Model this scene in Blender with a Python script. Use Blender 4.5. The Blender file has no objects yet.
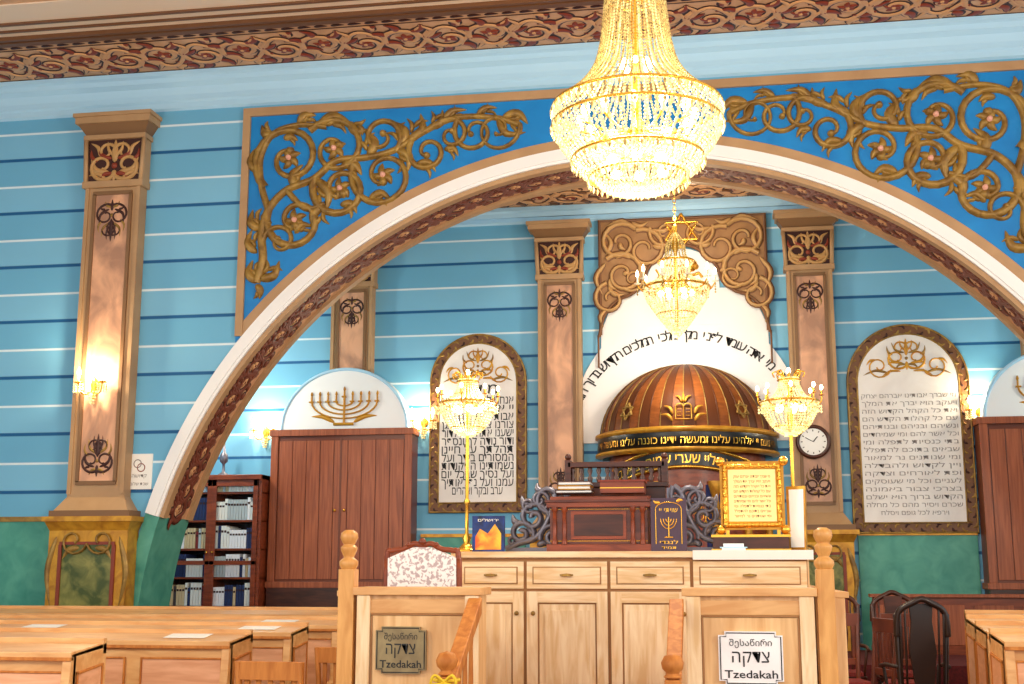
import bpy, math, random
from math import sin, cos, pi, radians, sqrt, atan2
from mathutils import Vector
random.seed(7)
SC = bpy.context.scene

# ------------------------------------------------------------------ materials
def srgb(r, g, b):
    f = lambda c: (c/255/12.92) if c/255 <= .04045 else ((c/255+.055)/1.055)**2.4
    return (f(r), f(g), f(b), 1)

def mat(name, c, rough=.5, metal=0., c2=None, scale=4., stretch=(1, 1, 1), emis=0., ec=None,
        bump=0., spec=.4, lo=.35, hi=.65, detail=4.):
    m = bpy.data.materials.new(name); m.use_nodes = True
    nt = m.node_tree; b = nt.nodes['Principled BSDF']
    b.inputs['Base Color'].default_value = c
    b.inputs['Roughness'].default_value = rough
    b.inputs['Metallic'].default_value = metal
    b.inputs['Specular IOR Level'].default_value = spec
    if emis:
        b.inputs['Emission Color'].default_value = ec or c
        b.inputs['Emission Strength'].default_value = emis
    if c2:
        tc = nt.nodes.new('ShaderNodeTexCoord'); mp = nt.nodes.new('ShaderNodeMapping')
        mp.inputs['Scale'].default_value = stretch
        n = nt.nodes.new('ShaderNodeTexNoise'); n.inputs['Scale'].default_value = scale
        n.inputs['Detail'].default_value = detail; n.inputs['Distortion'].default_value = .6
        r = nt.nodes.new('ShaderNodeValToRGB')
        r.color_ramp.elements[0].position = lo; r.color_ramp.elements[0].color = c
        r.color_ramp.elements[1].position = hi; r.color_ramp.elements[1].color = c2
        nt.links.new(tc.outputs['Object'], mp.inputs[0]); nt.links.new(mp.outputs[0], n.inputs['Vector'])
        nt.links.new(n.outputs['Fac'], r.inputs[0]); nt.links.new(r.outputs[0], b.inputs['Base Color'])
        if bump:
            bp = nt.nodes.new('ShaderNodeBump'); bp.inputs['Strength'].default_value = bump
            bp.inputs['Distance'].default_value = .02
            nt.links.new(n.outputs['Fac'], bp.inputs['Height']); nt.links.new(bp.outputs[0], b.inputs['Normal'])
    return m

def courses_mat(name, period, off):
    """painted wall: pale blue courses split by alternating dark-blue and white lines"""
    m = bpy.data.materials.new(name); m.use_nodes = True
    nt = m.node_tree; b = nt.nodes['Principled BSDF']; b.inputs['Roughness'].default_value = .55
    b.inputs['Specular IOR Level'].default_value = .25
    tc = nt.nodes.new('ShaderNodeTexCoord'); sp = nt.nodes.new('ShaderNodeSeparateXYZ')
    nt.links.new(tc.outputs['Object'], sp.inputs[0])
    def mth(op, a, bb=None):
        n = nt.nodes.new('ShaderNodeMath'); n.operation = op
        for i, v in enumerate((a, bb)):
            if v is None: continue
            if isinstance(v, (int, float)): n.inputs[i].default_value = v
            else: nt.links.new(v, n.inputs[i])
        return n.outputs[0]
    z = mth('DIVIDE', mth('ADD', sp.outputs['Z'], off), period)
    fr = mth('FRACT', z)
    r = nt.nodes.new('ShaderNodeValToRGB'); r.color_ramp.interpolation = 'LINEAR'
    e = r.color_ramp.elements
    dark = srgb(28, 92, 146); A = srgb(124, 188, 222); Bc = srgb(108, 177, 214); W = srgb(218, 236, 246)
    e[0].position = 0; e[0].color = dark
    e[1].position = 1; e[1].color = dark
    for p, c in ((.028, dark), (.038, A), (.47, A), (.482, W), (.508, W), (.52, Bc), (.97, Bc), (.98, dark)):
        k = e.new(p); k.color = c
    nt.links.new(fr, r.inputs[0])
    n = nt.nodes.new('ShaderNodeTexNoise'); n.inputs['Scale'].default_value = 1.3
    nt.links.new(tc.outputs['Object'], n.inputs['Vector'])
    mx = nt.nodes.new('ShaderNodeMixRGB'); mx.blend_type = 'MULTIPLY'; mx.inputs[0].default_value = .12
    nt.links.new(r.outputs[0], mx.inputs[1]); nt.links.new(n.outputs['Fac'], mx.inputs[2])
    nt.links.new(mx.outputs[0], b.inputs['Base Color'])
    return m

WALL = courses_mat('painted_blue_courses', .6, .12)
PALE = mat('pale_blue_paint', srgb(172, 214, 240), .5)
WHITE = mat('white_plaster', srgb(236, 236, 236), .5)
ROYAL = mat('royal_blue_paint', srgb(0, 118, 192), .5, c2=srgb(6, 130, 204), scale=3)
TAUPE = mat('taupe_paint', srgb(168, 132, 94), .5, c2=srgb(180, 144, 104), scale=3)
TAUPE2 = mat('dark_taupe_paint', srgb(124, 90, 58), .5)
PEACH = mat('peach_marble_paint', srgb(222, 168, 132), .4, c2=srgb(166, 124, 100), scale=2.6, stretch=(1.6, 1, .9), lo=.38, hi=.62)
MAROON = mat('maroon_paint', srgb(56, 22, 16), .5)
RED = mat('red_paint', srgb(132, 54, 34), .5)
BRN = mat('brown_paint', srgb(112, 72, 42), .5)
TAN = mat('tan_paint', srgb(222, 174, 132), .5, c2=srgb(200, 150, 108), scale=5)
SCRL = mat('scroll_ochre_paint', srgb(206, 154, 106), .5)
CANO = mat('canopy_taupe_gold', srgb(162, 120, 76), .5, c2=srgb(142, 102, 64), scale=5)
CANR = mat('canopy_relief_gold', srgb(186, 144, 90), .4)
CREAM = mat('cream_paint', srgb(238, 216, 192), .5)
OLDGOLD = mat('antique_gold_relief', srgb(164, 130, 62), .42, .2, c2=srgb(120, 88, 40), scale=9)
GOLD = mat('polished_gold', srgb(232, 176, 70), .25, .85)
GILT = mat('gilt_paint', srgb(208, 154, 48), .4, .3, c2=srgb(170, 114, 34), scale=8)
MENG = mat('menorah_gold', srgb(196, 140, 40), .4, .1)
PINK = mat('pink_stud', srgb(226, 166, 146), .3)
GREEN = mat('green_marble_paint', srgb(56, 138, 124), .45, c2=srgb(88, 164, 146), scale=5, lo=.3, hi=.7)
DGREEN = mat('dark_green_marble', srgb(66, 80, 30), .3, c2=srgb(140, 138, 70), scale=5, lo=.4, hi=.62)
PINE = mat('pine_wood', srgb(224, 176, 118), .4, c2=srgb(204, 148, 90), scale=3, stretch=(1.2, 6, 6), bump=.05)
PINEV = mat('pine_wood_vertical', srgb(230, 188, 134), .4, c2=srgb(208, 158, 102), scale=3, stretch=(7, 6, .8), bump=.05)
PINKP = mat('pinkish_panel_wood', srgb(228, 172, 134), .45, c2=srgb(210, 150, 110), scale=3, stretch=(1, 3, 8))
HONEY = mat('honey_wood', srgb(200, 130, 64), .55, c2=srgb(172, 102, 46), scale=4, stretch=(6, 6, 1), spec=.2)
NEWEL = mat('golden_pine', srgb(222, 166, 96), .35, c2=srgb(200, 140, 72), scale=4, stretch=(6, 6, 1))
PALEW = mat('whitewashed_wood', srgb(244, 220, 182), .4, c2=srgb(222, 184, 132), scale=3.5, stretch=(7, 5, .9), bump=.05)
PALEWH = mat('whitewashed_wood_h', srgb(244, 218, 178), .4, c2=srgb(220, 180, 126), scale=3.5, stretch=(.9, 5, 8), bump=.05)
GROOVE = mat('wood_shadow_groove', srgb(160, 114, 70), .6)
DOORW = mat('mahogany_plank', srgb(168, 90, 54), .4, c2=srgb(136, 68, 38), scale=4, stretch=(9, 5, .5))
DOORF = mat('mahogany_frame', srgb(112, 54, 30), .35)
DARKW = mat('dark_walnut', srgb(80, 40, 26), .3, c2=srgb(54, 26, 18), scale=4, stretch=(1, 5, 6))
REDW = mat('cherry_wood', srgb(144, 68, 38), .3, c2=srgb(110, 48, 26), scale=4, stretch=(1, 5, 6))
DOMEA = mat('dome_wood_mid', srgb(140, 78, 34), .45, c2=srgb(116, 62, 26), scale=6, stretch=(1, 1, 4), spec=.25)
DOMEB = mat('dome_wood_dark', srgb(88, 46, 22), .45, spec=.25)
BLACK = mat('black_lacquer', srgb(20, 18, 18), .3)
INK = mat('black_ink', srgb(20, 20, 24), .6)
INKG = mat('grey_ink', srgb(136, 128, 126), .6)
PAPER = mat('paper', srgb(240, 240, 236), .6)
PAPER2 = mat('marble_tablet', srgb(236, 232, 228), .5, c2=srgb(224, 218, 214), scale=3)
CLOTH = mat('white_cloth', srgb(240, 236, 228), .8)
SILVER = mat('silvered_carving', srgb(112, 110, 122), .35, .5)
PLUM = mat('plum_plaque', srgb(74, 52, 70), .35)
SIGNP = mat('lit_parchment', srgb(250, 216, 140), .5, emis=.35, ec=(1, .66, .26, 1))
FLOOR = mat('parquet_floor', srgb(120, 74, 46), .35, c2=srgb(92, 54, 34), scale=3, stretch=(1, 8, 1))
CARPET = mat('red_carpet', srgb(96, 24, 26), .9, c2=srgb(70, 16, 20), scale=40)
UPH = mat('red_upholstery', srgb(130, 44, 40), .8)
DAMASK = mat('white_damask', srgb(244, 240, 238), .7, c2=srgb(186, 168, 170), scale=45, lo=.5, hi=.56)
IVORY = mat('ivory_candle', srgb(250, 240, 215), .5)
BULB = mat('bulb_glow', (1, .88, .64, 1), .4, emis=13, ec=(1, .82, .5, 1))
def crystal(name, c, lo, hi, base):  # beads are no lamps: the bulbs' glow in them is painted as emission
    m = bpy.data.materials.new(name); m.use_nodes = True
    nt = m.node_tree; b = nt.nodes['Principled BSDF']
    b.inputs['Base Color'].default_value = base; b.inputs['Roughness'].default_value = .15
    b.inputs['Metallic'].default_value = .3
    tc = nt.nodes.new('ShaderNodeTexCoord'); n = nt.nodes.new('ShaderNodeTexWhiteNoise')
    mp = nt.nodes.new('ShaderNodeVectorMath'); mp.operation = 'SNAP'; mp.inputs[1].default_value = (.02, .02, .02)
    nt.links.new(tc.outputs['Object'], mp.inputs[0]); nt.links.new(mp.outputs[0], n.inputs['Vector'])
    mr = nt.nodes.new('ShaderNodeMapRange'); mr.inputs['To Min'].default_value = lo; mr.inputs['To Max'].default_value = hi
    nt.links.new(n.outputs['Value'], mr.inputs['Value'])
    b.inputs['Emission Color'].default_value = c
    nt.links.new(mr.outputs[0], b.inputs['Emission Strength'])
    return m
CRYS = crystal('crystal_beads', (1, .70, .24, 1), .0, .6, (.30, .20, .06, 1))
CRYSB = crystal('crystal_beads_bright', (1, .78, .34, 1), .25, 1.6, (.35, .26, .10, 1))

# ------------------------------------------------------------------ mesh builder
_tc = {}
def text_geo(s, bold=0.):
    if (s, bold) in _tc: return _tc[(s, bold)]
    cu = bpy.data.curves.new('tmp', 'FONT'); cu.body = s; cu.size = 1; cu.resolution_u = 2; cu.offset = bold
    o = bpy.data.objects.new('tmp', cu); SC.collection.objects.link(o)
    dg = bpy.context.evaluated_depsgraph_get(); me = o.evaluated_get(dg).to_mesh()
    v = [tuple(x.co) for x in me.vertices]; f = [tuple(p.vertices) for p in me.polygons]
    o.evaluated_get(dg).to_mesh_clear()
    bpy.data.objects.remove(o); bpy.data.curves.remove(cu)
    _tc[(s, bold)] = (v, f); return v, f

class M:
    def __init__(s, name): s.n = name; s.v = []; s.f = []; s.m = []; s.sm = []; s.mats = []
    def add(s, vs, fs, mt, sm=False):
        if mt not in s.mats: s.mats.append(mt)
        k = s.mats.index(mt); o = len(s.v); s.v += [tuple(v) for v in vs]
        for f in fs: s.f.append([i+o for i in f]); s.m.append(k); s.sm.append(sm)
    def box(s, x0, x1, y0, y1, z0, z1, mt):
        s.add([(x0,y0,z0),(x1,y0,z0),(x1,y1,z0),(x0,y1,z0),(x0,y0,z1),(x1,y0,z1),(x1,y1,z1),(x0,y1,z1)],
              [(0,3,2,1),(4,5,6,7),(0,1,5,4),(1,2,6,5),(2,3,7,6),(3,0,4,7)], mt)
    def taper(s, x0, x1, y0, y1, z0, X0, X1, Y0, Y1, z1, mt):
        s.add([(x0,y0,z0),(x1,y0,z0),(x1,y1,z0),(x0,y1,z0),(X0,Y0,z1),(X1,Y0,z1),(X1,Y1,z1),(X0,Y1,z1)],
              [(0,3,2,1),(4,5,6,7),(0,1,5,4),(1,2,6,5),(2,3,7,6),(3,0,4,7)], mt)
    def hexa(s, pts, mt):
        s.add(pts, [(0,3,2,1),(4,5,6,7),(0,1,5,4),(1,2,6,5),(2,3,7,6),(3,0,4,7)], mt)
    def prism(s, poly, y0, y1, mt):   # polygon in x,z extruded along y
        n = len(poly)
        s.add([(x, y0, z) for x, z in poly]+[(x, y1, z) for x, z in poly],
              [tuple(range(n)), tuple(range(2*n-1, n-1, -1))]+[(i, i+n, (i+1) % n+n, (i+1) % n) for i in range(n)], mt)
    def prismx(s, poly, x0, x1, mt):  # polygon in y,z extruded along x
        n = len(poly)
        s.add([(x0, y, z) for y, z in poly]+[(x1, y, z) for y, z in poly],
              [tuple(range(n-1, -1, -1)), tuple(range(n, 2*n))]+[(i, (i+1) % n, (i+1) % n+n, i+n) for i in range(n)], mt)
    def lathe(s, prof, cx, cy, mt, seg=24, a0=0, a1=2*pi, sm=True, zs=0):
        full = abs(a1-a0-2*pi) < 1e-6; n = seg if full else seg+1
        vs = [(cx+r*cos(a0+(a1-a0)*i/seg), cy+r*sin(a0+(a1-a0)*i/seg), z+zs) for r, z in prof for i in range(n)]
        fs = []
        for j in range(len(prof)-1):
            for i in range(seg):
                k = (i+1) % n
                fs.append((j*n+i, j*n+k, (j+1)*n+k, (j+1)*n+i))
        s.add(vs, fs, mt, sm)
    def sphere(s, c, r, mt, seg=12, rg=8, sc=(1, 1, 1)):
        vs = []; fs = []
        for j in range(rg+1):
            t = pi*j/rg
            for i in range(seg):
                a = 2*pi*i/seg
                vs.append((c[0]+r*sc[0]*sin(t)*cos(a), c[1]+r*sc[1]*sin(t)*sin(a), c[2]+r*sc[2]*cos(t)))
        for j in range(rg):
            for i in range(seg): fs.append((j*seg+i, (j+1)*seg+i, (j+1)*seg+(i+1) % seg, j*seg+(i+1) % seg))
        s.add(vs, fs, mt, True)
    def bead(s, c, r, mt, e=1.3):
        x, y, z = c
        s.add([(x+r,y,z),(x,y+r,z),(x-r,y,z),(x,y-r,z),(x,y,z+r*e),(x,y,z-r*e)],
              [(0,1,4),(1,2,4),(2,3,4),(3,0,4),(1,0,5),(2,1,5),(3,2,5),(0,3,5)], mt)
    def tube(s, pts, rad, mt, seg=8):
        P = [Vector(p) for p in pts]; n = len(P); vs = []; fs = []
        up = Vector((.123, .31, .94)).normalized()
        for i, p in enumerate(P):
            t = (P[min(i+1, n-1)]-P[max(i-1, 0)])
            t = t.normalized() if t.length > 1e-9 else Vector((0, 0, 1))
            a = t.cross(up); a = a.normalized() if a.length > 1e-4 else t.cross(Vector((1, 0, 0))).normalized()
            b = t.cross(a); r = rad[i] if isinstance(rad, (list, tuple)) else rad
            for k in range(seg):
                q = p+r*(cos(2*pi*k/seg)*a+sin(2*pi*k/seg)*b); vs.append(tuple(q))
        for i in range(n-1):
            for k in range(seg):
                fs.append((i*seg+k, i*seg+(k+1) % seg, (i+1)*seg+(k+1) % seg, (i+1)*seg+k))
        fs.append(tuple(range(seg-1, -1, -1))); fs.append(tuple(range((n-1)*seg, n*seg)))
        s.add(vs, fs, mt, True)
    def relief(s, pts, w, mp, mt, h=.01, lift=0.):
        n = len(pts); vs = []; fs = []
        for i, (x, y) in enumerate(pts):
            x0, y0 = pts[max(i-1, 0)]; x1, y1 = pts[min(i+1, n-1)]
            dx, dy = x1-x0, y1-y0; L = sqrt(dx*dx+dy*dy) or 1
            nx, ny = -dy/L, dx/L; t = i/(n-1); ww = w(t) if callable(w) else w
            hh = h*min(1, ww/(.0001+(w(.5) if callable(w) else w)))
            for o, k in ((-1, 0), (-.62, .8), (0, 1), (.62, .8), (1, 0)):
                vs.append(mp(x+nx*ww*o, y+ny*ww*o, .0015+lift+hh*k))
        for i in range(n-1):
            for k in range(4): fs.append((i*5+k, i*5+k+1, (i+1)*5+k+1, (i+1)*5+k))
        s.add(vs, fs, mt, True)
    def text(s, t, x, z, size, mt, mp, align='C', heb=True, maxw=None, h=.002, bold=0.):
        if heb: t = t[::-1]
        v, f = text_geo(t, bold)
        if not v: return
        xs = [p[0] for p in v]; w0, w1 = min(xs), max(xs); w = (w1-w0)*size; sx = size
        if maxw and w > 0: sx = size*maxw/w; w = maxw
        ox = {'C': x-w/2, 'L': x, 'R': x-w}[align]
        s.add([mp(ox+(p[0]-w0)*sx, z+p[1]*size, h) for p in v], f, mt)
    def build(s, bevel=0, loc=(0, 0, 0), parent=None):
        me = bpy.data.meshes.new(s.n); me.from_pydata(s.v, [], s.f)
        for m_ in s.mats: me.materials.append(m_)
        me.polygons.foreach_set('material_index', s.m); me.polygons.foreach_set('use_smooth', s.sm)
        me.update()
        o = bpy.data.objects.new(s.n, me); SC.collection.objects.link(o); o.location = loc
        if bevel:
            b = o.modifiers.new('bevel', 'BEVEL'); b.width = bevel; b.segments = 2; b.limit_method = 'ANGLE'; b.angle_limit = radians(50)
        if parent: o.parent = parent
        return o

def wallmap(Y): return lambda s, t, h: (s, Y-h, t)
def bez(pts, n=10):   # catmull-rom through points
    out = []; P = [pts[0]]+list(pts)+[pts[-1]]
    for i in range(1, len(P)-2):
        for k in range(n):
            t = k/n; a, b, c, d = P[i-1], P[i], P[i+1], P[i+2]
            out.append(tuple(.5*((2*b[j])+(-a[j]+c[j])*t+(2*a[j]-5*b[j]+4*c[j]-d[j])*t*t+(-a[j]+3*b[j]-3*c[j]+d[j])*t**3) for j in range(len(b))))
    out.append(tuple(pts[-1])); return out
def spiral(c, a, turns=1.3, d=1, n=26, end=.18):
    dx, dy = a[0]-c[0], a[1]-c[1]; r = sqrt(dx*dx+dy*dy); th = atan2(dy, dx)
    return [(c[0]+r*(1-(1-end)*k/n)*cos(th+d*2*pi*turns*k/n), c[1]+r*(1-(1-end)*k/n)*sin(th+d*2*pi*turns*k/n)) for k in range(n+1)]
def leafw(w): return lambda t: w*(.08+sin(pi*min(1, t**.75)))*(1-.15*t)
def leafpts(p, q, bend):
    mx, my = (p[0]+q[0])/2, (p[1]+q[1])/2; dx, dy = q[0]-p[0], q[1]-p[1]
    return bez([p, (mx-dy*bend, my+dx*bend), q], 5)
def leaf(Mx, p, q, w, bend, mp, mt, h=.01, ol=None):
    pts = leafpts(p, q, bend)
    if ol: Mx.relief(pts, leafw(w*1.6), mp, ol, h*.3)
    Mx.relief(pts, leafw(w), mp, mt, h, h*.3 if ol else 0)
def stroke(Mx, pts, w, mp, mt, h, ol=None, k=1.75):
    if ol: Mx.relief(pts, (lambda t: w(t)*k) if callable(w) else w*k, mp, ol, h*.3)
    Mx.relief(pts, w, mp, mt, h, h*.3 if ol else 0)
def disc(Mx, c, r, mp, mt, h=.012, n=10):
    vs = [mp(c[0]+r*cos(2*pi*i/n), c[1]+r*sin(2*pi*i/n), .002) for i in range(n)]
    vs += [mp(c[0]+r*.6*cos(2*pi*i/n), c[1]+r*.6*sin(2*pi*i/n), h) for i in range(n)]
    Mx.add(vs, [(i, (i+1) % n, (i+1) % n+n, i+n) for i in range(n)]+[tuple(range(n, 2*n))], mt, True)

def frieze(Mx, L, H, n, mp, m1, m2, m3, h=.006, s0=0., ol=None, k=1.):
    """running vine with scrolls, n periods of length L, height H (t from 0..H)"""
    for q_ in range(n):
        o = s0+q_*L
        v = [(o+L*i/24, H*.5+H*.30*sin(2*pi*i/24)) for i in range(25)]
        stroke(Mx, v, H*.028*k, mp, m1, h, ol)
        for sgn, x in ((1, .25), (-1, .75)):
            c = (o+L*x, H*.5-sgn*H*.04); a = (o+L*(x-.17), H*.5+sgn*H*.22)
            stroke(Mx, spiral(c, a, 1.15, sgn, 18, .12), lambda t: H*.038*k*(1.1-.5*t), mp, m1, h, ol)
            for j in range(5):
                A = 2*pi*j/5+.3; leaf(Mx, c, (c[0]+H*.13*cos(A), c[1]+H*.13*sin(A)), H*.035*k, .1, mp, m3, h*1.3)
            disc(Mx, c, H*.035, mp, m1, h*2, 8)
            for ang, l in ((200, .30), (250, .34), (300, .34), (345, .3)):
                A = radians(ang*sgn)
                p = (c[0]+H*.20*cos(A), c[1]+H*.20*sin(A))
                q = (c[0]+H*(.2+l)*cos(A), max(.05*H, min(.95*H, c[1]+H*(.2+l)*.8*sin(A))))
                leaf(Mx, p, q, H*.045*k, .25*sgn, mp, m2, h, ol)
            p = (o+L*(x+.16), H*.5+sgn*H*.3)
            leaf(Mx, p, (p[0]+.08*L, H*.5+sgn*H*.44), H*.05*k, .3, mp, m2, h, ol)
            leaf(Mx, p, (p[0]-.10*L, H*.5+sgn*H*.46), H*.045*k, -.3, mp, m1, h, ol)
            p = (o+L*(x+.25), H*.5)
            for sg in (-1, 1): leaf(Mx, p, (p[0]+sg*.03*L, H*.5-sgn*H*.4), H*.035*k, .3*sg, mp, m1, h, ol)

def palmette(Mx, cx, cz, w, h, mp, m1, m2, up=1, hh=.008, k=1.):
    """symmetric scroll-and-leaf ornament, centred"""
    for s in (-1, 1):
        c = (cx+s*w*.25, cz-up*h*.14); a = (cx+s*w*.01, cz-up*h*.40)
        Mx.relief(spiral(c, a, 1.15, s*up, 20, .15), lambda t: w*.036*k*(1.1-.5*t), mp, m1, hh)
        c2 = (cx+s*w*.17, cz+up*h*.22); a2 = (cx+s*w*.02, cz-up*h*.0)
        Mx.relief(spiral(c2, a2, 1.1, -s*up, 18, .2), lambda t: w*.03*k*(1.1-.5*t), mp, m1, hh)
        leaf(Mx, (cx+s*w*.1, cz-up*h*.3), (cx+s*w*.50, cz+up*h*.10), w*.045*k, -.25*s*up, mp, m1, hh)
        leaf(Mx, (cx+s*w*.36, cz-up*h*.02), (cx+s*w*.50, cz+up*h*.30), w*.035*k, -.2*s*up, mp, m2, hh)
        leaf(Mx, (cx+s*w*.05, cz+up*h*.05), (cx+s*w*.38, cz+up*h*.42), w*.04*k, -.2*s*up, mp, m2, hh)
        leaf(Mx, (cx+s*w*.02, cz+up*h*.12), (cx+s*w*.16, cz+up*h*.5), w*.03*k, -.15*s*up, mp, m1, hh)
        leaf(Mx, (cx+s*w*.03, cz-up*h*.35), (cx+s*w*.30, cz-up*h*.50), w*.04*k, .2*s*up, mp, m2, hh)
        leaf(Mx, (cx+s*w*.28, cz-up*h*.3), (cx+s*w*.5, cz-up*h*.36), w*.035*k, .2*s*up, mp, m1, hh)
    leaf(Mx, (cx, cz-up*h*.05), (cx, cz+up*h*.55), w*.06*k, 0, mp, m1, hh)
    leaf(Mx, (cx, cz-up*h*.25), (cx, cz-up*h*.55), w*.05*k, 0, mp, m1, hh)
    disc(Mx, (cx, cz-up*h*.14), w*.055*k, mp, m2, hh*1.3)

# ------------------------------------------------------------------ room shell
YF, YFB, YB = 12.0, 12.7, 15.0
ZC, ZA = 6.75, 5.95
AX, AZ, RI, RO = -.85, .6, 4.95, 5.1

def arcz(x, R): 
    d = R*R-(x-AX)**2
    return AZ+sqrt(max(0, d))
w = M('wall_front')
w.box(-11, AX-RI, YF, YFB, 0, ZC, WALL); w.box(AX+RI, 9, YF, YFB, 0, ZC, WALL)
N = 72; xs = [AX-RI*cos(pi*i/N) for i in range(N+1)]
for i in range(N):
    a, b = xs[i], xs[i+1]; za, zb = arcz(a, RI), arcz(b, RI)
    w.add([(a,YF,za),(b,YF,zb),(b,YF,ZC),(a,YF,ZC)], [(0,1,2,3)], WALL)
    w.add([(a,YFB,za),(b,YFB,zb),(b,YFB,ZC),(a,YFB,ZC)], [(3,2,1,0)], WALL)
w.build()
w = M('wall_back'); w.box(-8.2, 6.7, YB, YB+.2, 0, ZA+.1, WALL); w.build()
w = M('wall_apse_left'); w.box(-8.4, -8.2, YFB, YB+.2, 0, ZA+.1, WALL); w.build()
w = M('wall_apse_right'); w.box(6.7, 6.9, YFB, YB+.2, 0, ZA+.1, WALL); w.build()
w = M('wall_left'); w.box(-11.2, -11, 3, YFB, 0, ZC, WALL); w.build()
w = M('floor'); w.box(-11, 9, -3, YFB, -.1, 0, FLOOR); w.build()
w = M('floor_apse'); w.box(-8.2, 6.7, YFB, YB, -.1, .6, CARPET); w.build()
w = M('ceiling')
w.box(-11, 9, 0, YFB, ZC, ZC+.1, CREAM)
for y0, y1, mt, t in ((10.98, 12, TAN, .01), (10.9, 10.98, BRN, .03), (10.80, 10.84, BRN, .04), (10.66, 10.69, BRN, .02), (10.1, 10.5, CREAM, .02), (10.46, 10.5, BRN, .04),
                      (9.0, 10.1, TAN, .01), (8.9, 9.0, BRN, .03)):
    w.box(-11, 9, y0, y1, ZC-t, ZC, mt)
w.build()
w = M('trim_ceiling_frieze')
cm = lambda y_: (lambda s, t, h: (s, y_-t, ZC-.012-h))
frieze(w, .86, .80, 18, cm(11.88), SCRL, RED, RED, .012, -10.5, MAROON, 1.1)
for k in range(92):
    s_ = -10.6+k*.17
    for tt in (.03, .88):
        leaf(w, (s_, tt), (s_+.14, tt), .025, .1, cm(11.93), MAROON)
w.relief([(-10.6, .09), (5, .09)], .008, cm(11.93), MAROON, .005); w.relief([(-10.6, .83), (5, .83)], .008, cm(11.93), MAROON, .005)
frieze(w, 1.1, .95, 12, cm(10.03), SCRL, RED, RED, .012, -10.5, MAROON, 1.1)
w.build()
w = M('ceiling_apse')
w.box(-8.2, 6.7, YFB, YB, ZA, ZA+.1, TAN); w.box(-8.2, 6.7, 14.05, 14.1, ZA-.02, ZA, BRN)
frieze(w, .8, .75, 16, lambda s, t, h: (s, 14.92-t, ZA-.002-h), SCRL, BRN, RED, .008, -7.5, MAROON, 1.2)
w.build()
def cornice(name, x0, x1, y, ztop, zbot, mt):
    c = M(name); H = ztop-zbot
    prof = [(y, ztop), (y-.16, ztop), (y-.16, ztop-.05), (y-.13, ztop-.07), (y-.12, ztop-.12), (y-.07, ztop-.2*H-.08), (y-.05, zbot+.16), (y-.05, zbot+.1), (y-.03, zbot+.08), (y-.03, zbot+.02), (y, zbot)]
    c.prismx(prof, x0, x1, mt); c.build()
cornice('trim_cornice_front', -11, 9, YF, ZC-.012, 6.34, PALE)
cornice('trim_cornice_back', -8.2, 6.7, YB, ZA-.01, 5.76, PALE)

# arch bands
def arcband(Mx, R0, R1, y0, y1, a0, a1, n, mt):
    vs = []; fs = []
    for i in range(n+1):
        a = a0+(a1-a0)*i/n
        for R, y in ((R0, y0), (R1, y0), (R1, y1), (R0, y1)):
            vs.append((AX-R*cos(a), y, AZ+R*sin(a)))
    for i in range(n):
        for k in range(4): fs.append((i*4+k, (i+1)*4+k, (i+1)*4+(k+1) % 4, i*4+(k+1) % 4))
    fs += [(0, 1, 2, 3), (n*4+3, n*4+2, n*4+1, n*4)]
    Mx.add(vs, fs, mt)
sa = math.asin(1.44/5.02)
t = M('trim_arch')
arcband(t, RI, RO, YF-.05, YF, sa, pi-sa, 96, WHITE)
arcband(t, RI+.03, RO-.05, YF-.065, YF-.05, sa, pi-sa, 96, WHITE)
arcband(t, RI-.004, RO, YF-.03, YFB, 0, sa, 8, GREEN); arcband(t, RI-.004, RO, YF-.03, YFB, pi-sa, pi, 8, GREEN)
arcband(t, RI-.01, RI, YF, YFB, sa, pi-sa, 96, TAN)
arcband(t, RI-.045, RI, YF-.02, YF+.08, sa, pi-sa, 96, TAUPE)
arcband(t, RI-.045, RI, YFB-.10, YFB, sa, pi-sa, 96, TAUPE)
arcband(t, RO, RO+.1, YF-.035, YF, radians(39.6), pi-radians(39.6), 90, TAUPE)
La = RI*(pi-2*sa); nper = 30; Lp = La/nper
def sof(s, t_, h):
    a = sa+s/RI; R = RI-.012-h
    return (AX-R*cos(a), YF+.09+t_, AZ+R*sin(a))
RUST = mat('rust_scroll_paint', srgb(116, 58, 42), .5)
frieze(t, Lp, .50, nper, sof, RUST, RUST, SCRL, .008, 0, MAROON, 1.35)
t.build()

# spandrel panel
XL, XR, ZT = -4.86, 3.16, 6.30
p = M('spandrel_panel')
n = 90
for i in range(n):
    a = XL+(XR-XL)*i/n; b = XL+(XR-XL)*(i+1)/n
    za, zb = arcz(a, RO+.02), arcz(b, RO+.02)
    p.add([(a,YF-.02,za),(b,YF-.02,zb),(b,YF-.02,ZT),(a,YF-.02,ZT)], [(0,1,2,3)], ROYAL)
p.box(XL, XR, YF-.05, YF, ZT-.09, ZT, TAUPE)
for x in (XL, XR-.08):
    p.box(x, x+.08, YF-.05, YF, 3.85, ZT-.09, TAUPE)
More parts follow.
